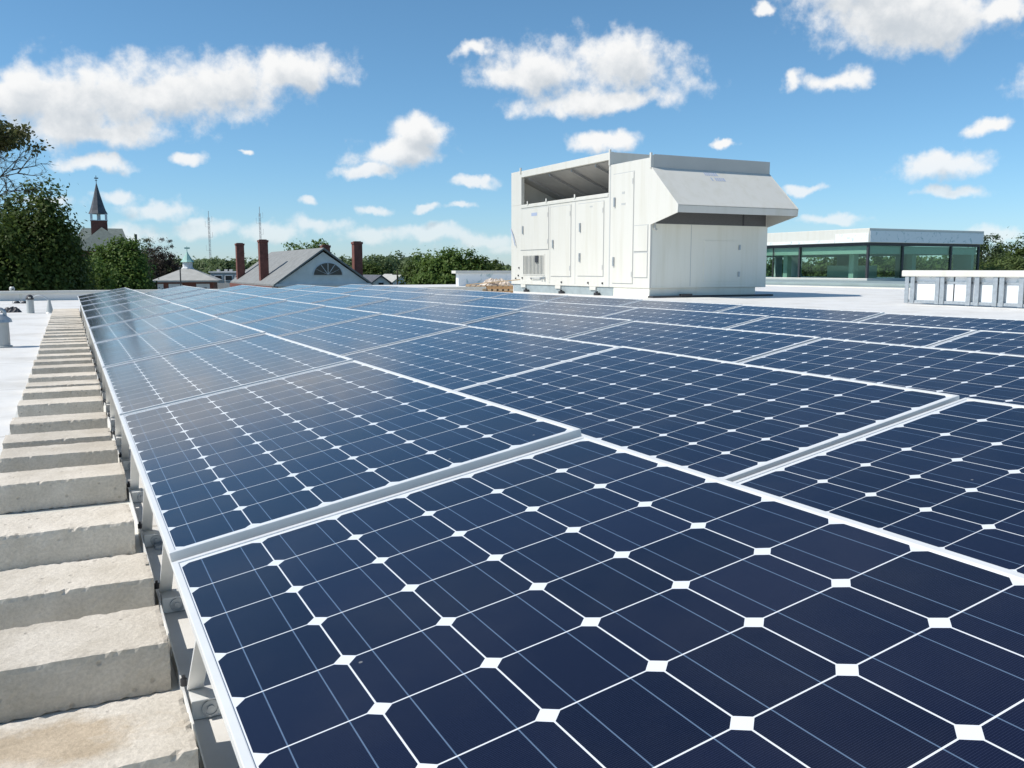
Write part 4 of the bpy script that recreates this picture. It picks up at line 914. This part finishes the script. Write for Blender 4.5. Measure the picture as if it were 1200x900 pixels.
def limbs(root, H, cz, rx, rz, C, rg, r0, n=14):
    mb = MB(); top = cz + rz * 0.35
    k = 6; wob = [(0, 0)] + [(rg.normal() * 0.06 * rx, rg.normal() * 0.06 * rx) for _ in range(k - 1)]
    pts = [(wob[i][0], wob[i][1], top * i / (k - 1)) for i in range(k)]; mb.tube(pts, [r0 * (1 - 0.8 * i / (k - 1)) for i in range(k)], 8)
    for i in rg.choice(len(C), min(n, len(C)), replace=False):
        e = C[i]; z0 = rg.uniform(0.35, 0.95) * top; z0 = min(z0, max(0.3 * top, e[2] - 0.2 * rz))
        m = (e[0] * 0.45, e[1] * 0.45, z0 + (e[2] - z0) * 0.6); mb.tube([(0, 0, z0), m, tuple(e)], [r0 * 0.38, r0 * 0.22, r0 * 0.06], 5)
    mb.build('trunk', 'bark', root)
def tree(name, px, D, ptop, rx, rz, mat, lab, nclump, per, cl, leafsize, seed, group='trees around the roof', cat='tree', low=-0.9, dx=0.0):
    x, y = local(px, D); rg = np.random.default_rng(seed)
    H = 0.762 + (315.3 - ptop) * D / FPX - GZ; cz = H - rz * 1.05
    root = empty(name, (x, y, GZ), lab, cat, group)
    P, N, C = crown_points(rg, cz, rx, rz, nclump, per, cl, low=low)
    dz = H - np.percentile(P[:, 2], 99.6); P[:, 2] += dz; C[:, 2] += dz; cz += dz
    quads('crown', P, N, leafsize, mat, root, rng=rg)
    limbs(root, H, cz, rx, rz, C, rg, max(0.12, rz * 0.055))
    return root
# left group
tree('broadleaf_tree', 40, 42, 226, 2.1, 4.2, 'leaf_dark', 'large dark green tree at the left edge, tallest of the left group', 598, 90, 0.62, 0.129, 1)
tree('broadleaf_tree', -15, 40, 246, 2.3, 4.0, 'leaf_dark', 'dark tree cut by the left edge beneath the bare branches', 379, 90, 0.65, 0.129, 2)
tree('broadleaf_tree', 74, 44, 268, 1.1, 3.0, 'leaf_dark', 'smaller dark tree between the large dark tree and the light green tree', 264, 82, 0.5, 0.114, 3)
tree('broadleaf_tree', 140, 56, 283, 1.75, 3.0, 'leaf_mid', 'bright green tree in front of the church', 436, 90, 0.55, 0.137, 4)
tree('broadleaf_tree', 100, 50, 306, 1.7, 2.6, 'leaf_mid', 'low bright green shrub like tree left of the church front', 276, 75, 0.45, 0.122, 5)
tree('copper_beech_tree', 188, 128, 284, 2.9, 5.5, 'leaf_red', 'purple brown tree left of the cupola building', 413, 82, 0.5, 0.137, 6)
tree('broadleaf_tree', 172, 134, 282, 2.6, 5.2, 'leaf_olive', 'olive green tree behind the purple brown one by the church flue', 299, 75, 0.55, 0.152, 7)
tree('broadleaf_tree', 150, 60, 314, 1.9, 2.2, 'leaf_dark', 'low dark tree at the foot of the church trees', 276, 75, 0.5, 0.137, 8)
tree('broadleaf_tree', 50, 46, 302, 2.4, 2.6, 'leaf_dark', 'low dark tree filling the gap above the far parapet', 368, 75, 0.6, 0.129, 9)
tree('broadleaf_tree', 10, 44, 300, 3.6, 2.6, 'leaf_dark', 'low dark tree at the left edge above the vent pipes', 368, 75, 0.6, 0.129, 10)

# sparse tree with bare branches at the upper left
def bare_tree():
    rg = np.random.default_rng(21); D = 34; x, y = local(-46, D)
    H = 0.762 + (315.3 - 140) * D / FPX - GZ
    root = empty('half_bare_tree', (x, y, GZ), 'half bare tree with thin grey twigs reaching in at the upper left', 'tree', 'trees around the roof')
    e1 = RGT; mb = MB(); tips = []
    mb.tube([(0, 0, 0), (0.1, 0, 5), (-0.05, 0.1, 10), (0, 0, H - 0.5)], [0.26, 0.2, 0.13, 0.03], 8)
    def branch(p, d, ln, r, depth):
        n = 5; pts = [p]; dd = d.copy()
        for i in range(n):
            dd = (dd + Vector(rg.normal(size=3)) * 0.10 + Vector((0, 0, 0.03))).normalized(); pts.append(pts[-1] + dd * ln / n)
        mb.tube(pts, [r * (1 - 0.75 * i / n) for i in range(n + 1)], 4 if depth else 5)
        if depth < 3:
            for i in range(1, n + 1):
                for _ in range(1 if i < n else 2):
                    nd_ = (dd + Vector(rg.normal(size=3)) * 0.55).normalized(); branch(pts[i], nd_, ln * rg.uniform(0.35, 0.55), r * 0.45, depth + 1)
        else: tips.append(pts[-1])
    for z, up, ln, sgn in ((12.9, 0.25, 2.1, 1), (13.4, 0.2, 2.4, 1), (13.9, 0.2, 2.2, 1), (14.4, 0.45, 1.8, 1), (14.9, 0.6, 1.7, 1), (15.4, 0.5, 1.3, 1), (13.4, 0.4, 2.0, -1), (14.6, 0.4, 2.0, -1)):
        d = (e1 * sgn + FWD * rg.uniform(-0.4, 0.4) + Vector((0, 0, up))).normalized(); branch(Vector((0, 0, z)), d, ln, 0.06, 0)
    mb.build('trunk', 'bark', root)
    T = np.array([t[:] for t in tips if t.z > 15.35])
    P = (T[:, None, :] + rg.normal(size=(len(T), 9, 3)) * 0.16).reshape(-1, 3); N = rg.normal(size=P.shape) + np.array([0, 0, 0.6]); N /= np.linalg.norm(N, axis=1, keepdims=True)
    quads('crown', P, N, 0.11, 'leaf_olive', root, rng=rg)
bare_tree()

# beyond the house
tree('broadleaf_tree', 362, 105, 284.5, 2.6, 3.2, 'leaf_mid', 'green tree top peeping over the house ridge', 200, 45, 0.7, 0.25, 31)
tree('broadleaf_tree', 525, 112, 294.5, 4.3, 4.2, 'leaf_mid', 'big round green tree left of the white boarded parapet', 480, 55, 0.85, 0.28, 32)
tree('broadleaf_tree', 497, 118, 306, 3.0, 3.2, 'leaf_dark', 'dark tree at the left foot of the big round tree', 260, 50, 0.75, 0.28, 33)
tree('broadleaf_tree', 552, 112, 304, 3.0, 3.6, 'leaf_dark', 'dark tree at the right foot of the big round tree', 260, 50, 0.75, 0.28, 34)
tree('broadleaf_tree', 432, 185, 309, 3.2, 2.6, 'leaf_dark', 'low dark tree behind the small houses', 200, 45, 0.8, 0.3, 35)
tree('broadleaf_tree', 575, 118, 308, 3.2, 3.6, 'leaf_dark', 'dark tree just above the white boarded parapet', 260, 50, 0.75, 0.28, 36)
rgx = random.Random(8)
for i, (px, D, pt) in enumerate(((203, 240, 302), (216, 220, 305), (232, 260, 306), (246, 250, 305), (262, 230, 303.5), (276, 240, 304), (292, 260, 305), (312, 250, 304), (330, 260, 306),
                                 (425, 230, 303), (444, 240, 300), (463, 250, 297), (481, 230, 301), (500, 260, 303), (410, 250, 302))):
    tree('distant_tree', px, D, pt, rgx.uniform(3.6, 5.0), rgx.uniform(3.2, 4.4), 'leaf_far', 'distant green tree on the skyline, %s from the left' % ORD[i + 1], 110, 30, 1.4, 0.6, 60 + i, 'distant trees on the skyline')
# right of the glass pavilion
tree('conifer_tree', 1150, 78, 279, 2.2, 4.4, 'leaf_pine', 'dark ragged tree right behind the glass pavilion corner', 345, 75, 0.55, 0.152, 41)
tree('broadleaf_tree', 1182, 82, 285, 2.9, 3.8, 'leaf_dark', 'dark tree at the right edge beside the glass pavilion', 368, 75, 0.6, 0.167, 42)
tree('broadleaf_tree', 1225, 80, 283, 3.2, 4.0, 'leaf_dark', 'dark tree cut by the right edge', 345, 75, 0.6, 0.167, 43)
tree('broadleaf_tree', 1188, 62, 304, 2.8, 2.2, 'leaf_light', 'pale green bushy tree above the stud parapet at the right', 390, 82, 0.5, 0.129, 44)
tree('broadleaf_tree', 1155, 70, 310, 2.2, 2.2, 'leaf_dark', 'low dark tree at the right end of the glass pavilion', 299, 75, 0.5, 0.137, 46)
for i, (px, D, pt) in enumerate(((915, 95, 300), (950, 100, 302), (985, 92, 300), (1020, 98, 303), (1055, 90, 298), (1090, 94, 301), (1120, 88, 297))):
    tree('garden_tree', px, D, pt, 3.4, 3.6, 'leaf_mid' if i % 2 else 'leaf_dark', 'green tree seen through the glass pavilion, %s from the left' % ORD[i + 1], 170, 40, 0.8, 0.3, 80 + i, 'trees seen through the glass pavilion')

# far wood: one mass along the horizon
def far_wood():
    rg = np.random.default_rng(77); Ps = []; Ns = []
    for i in range(620):
        a = rg.uniform(-0.35, 1.35); d = rg.uniform(330, 620)
        base = np.array([CAM.x + d * math.sin(a), CAM.y + d * math.cos(a), GZ])
        hgt = 10.5 + d * rg.uniform(0.004, 0.0125) + 2.0 * math.sin(a * 23) + 1.2 * math.sin(a * 61)
        rx = rg.uniform(4, 7); rz = rg.uniform(3.5, 5.5)
        n = 70; dd = rg.normal(size=(n, 3)); dd /= np.linalg.norm(dd, axis=1, keepdims=True); dd[:, 2] = np.abs(dd[:, 2]) * 1.0 - 0.25
        P = base + dd * rg.uniform(0.7, 1.05, size=(n, 1)) * np.array([rx, rx, rz]) + np.array([0, 0, hgt - rz])
        Ps.append(P); N = dd + rg.normal(size=P.shape) * 0.5 + np.array([0, 0, .3]); Ns.append(N / np.linalg.norm(N, axis=1, keepdims=True))
        n = 30; P = base + np.c_[rg.normal(size=(n, 2)) * rx * 0.5, rg.uniform(0, hgt - rz, n)]; Ps.append(P); N = rg.normal(size=P.shape); Ns.append(N / np.linalg.norm(N, axis=1, keepdims=True))
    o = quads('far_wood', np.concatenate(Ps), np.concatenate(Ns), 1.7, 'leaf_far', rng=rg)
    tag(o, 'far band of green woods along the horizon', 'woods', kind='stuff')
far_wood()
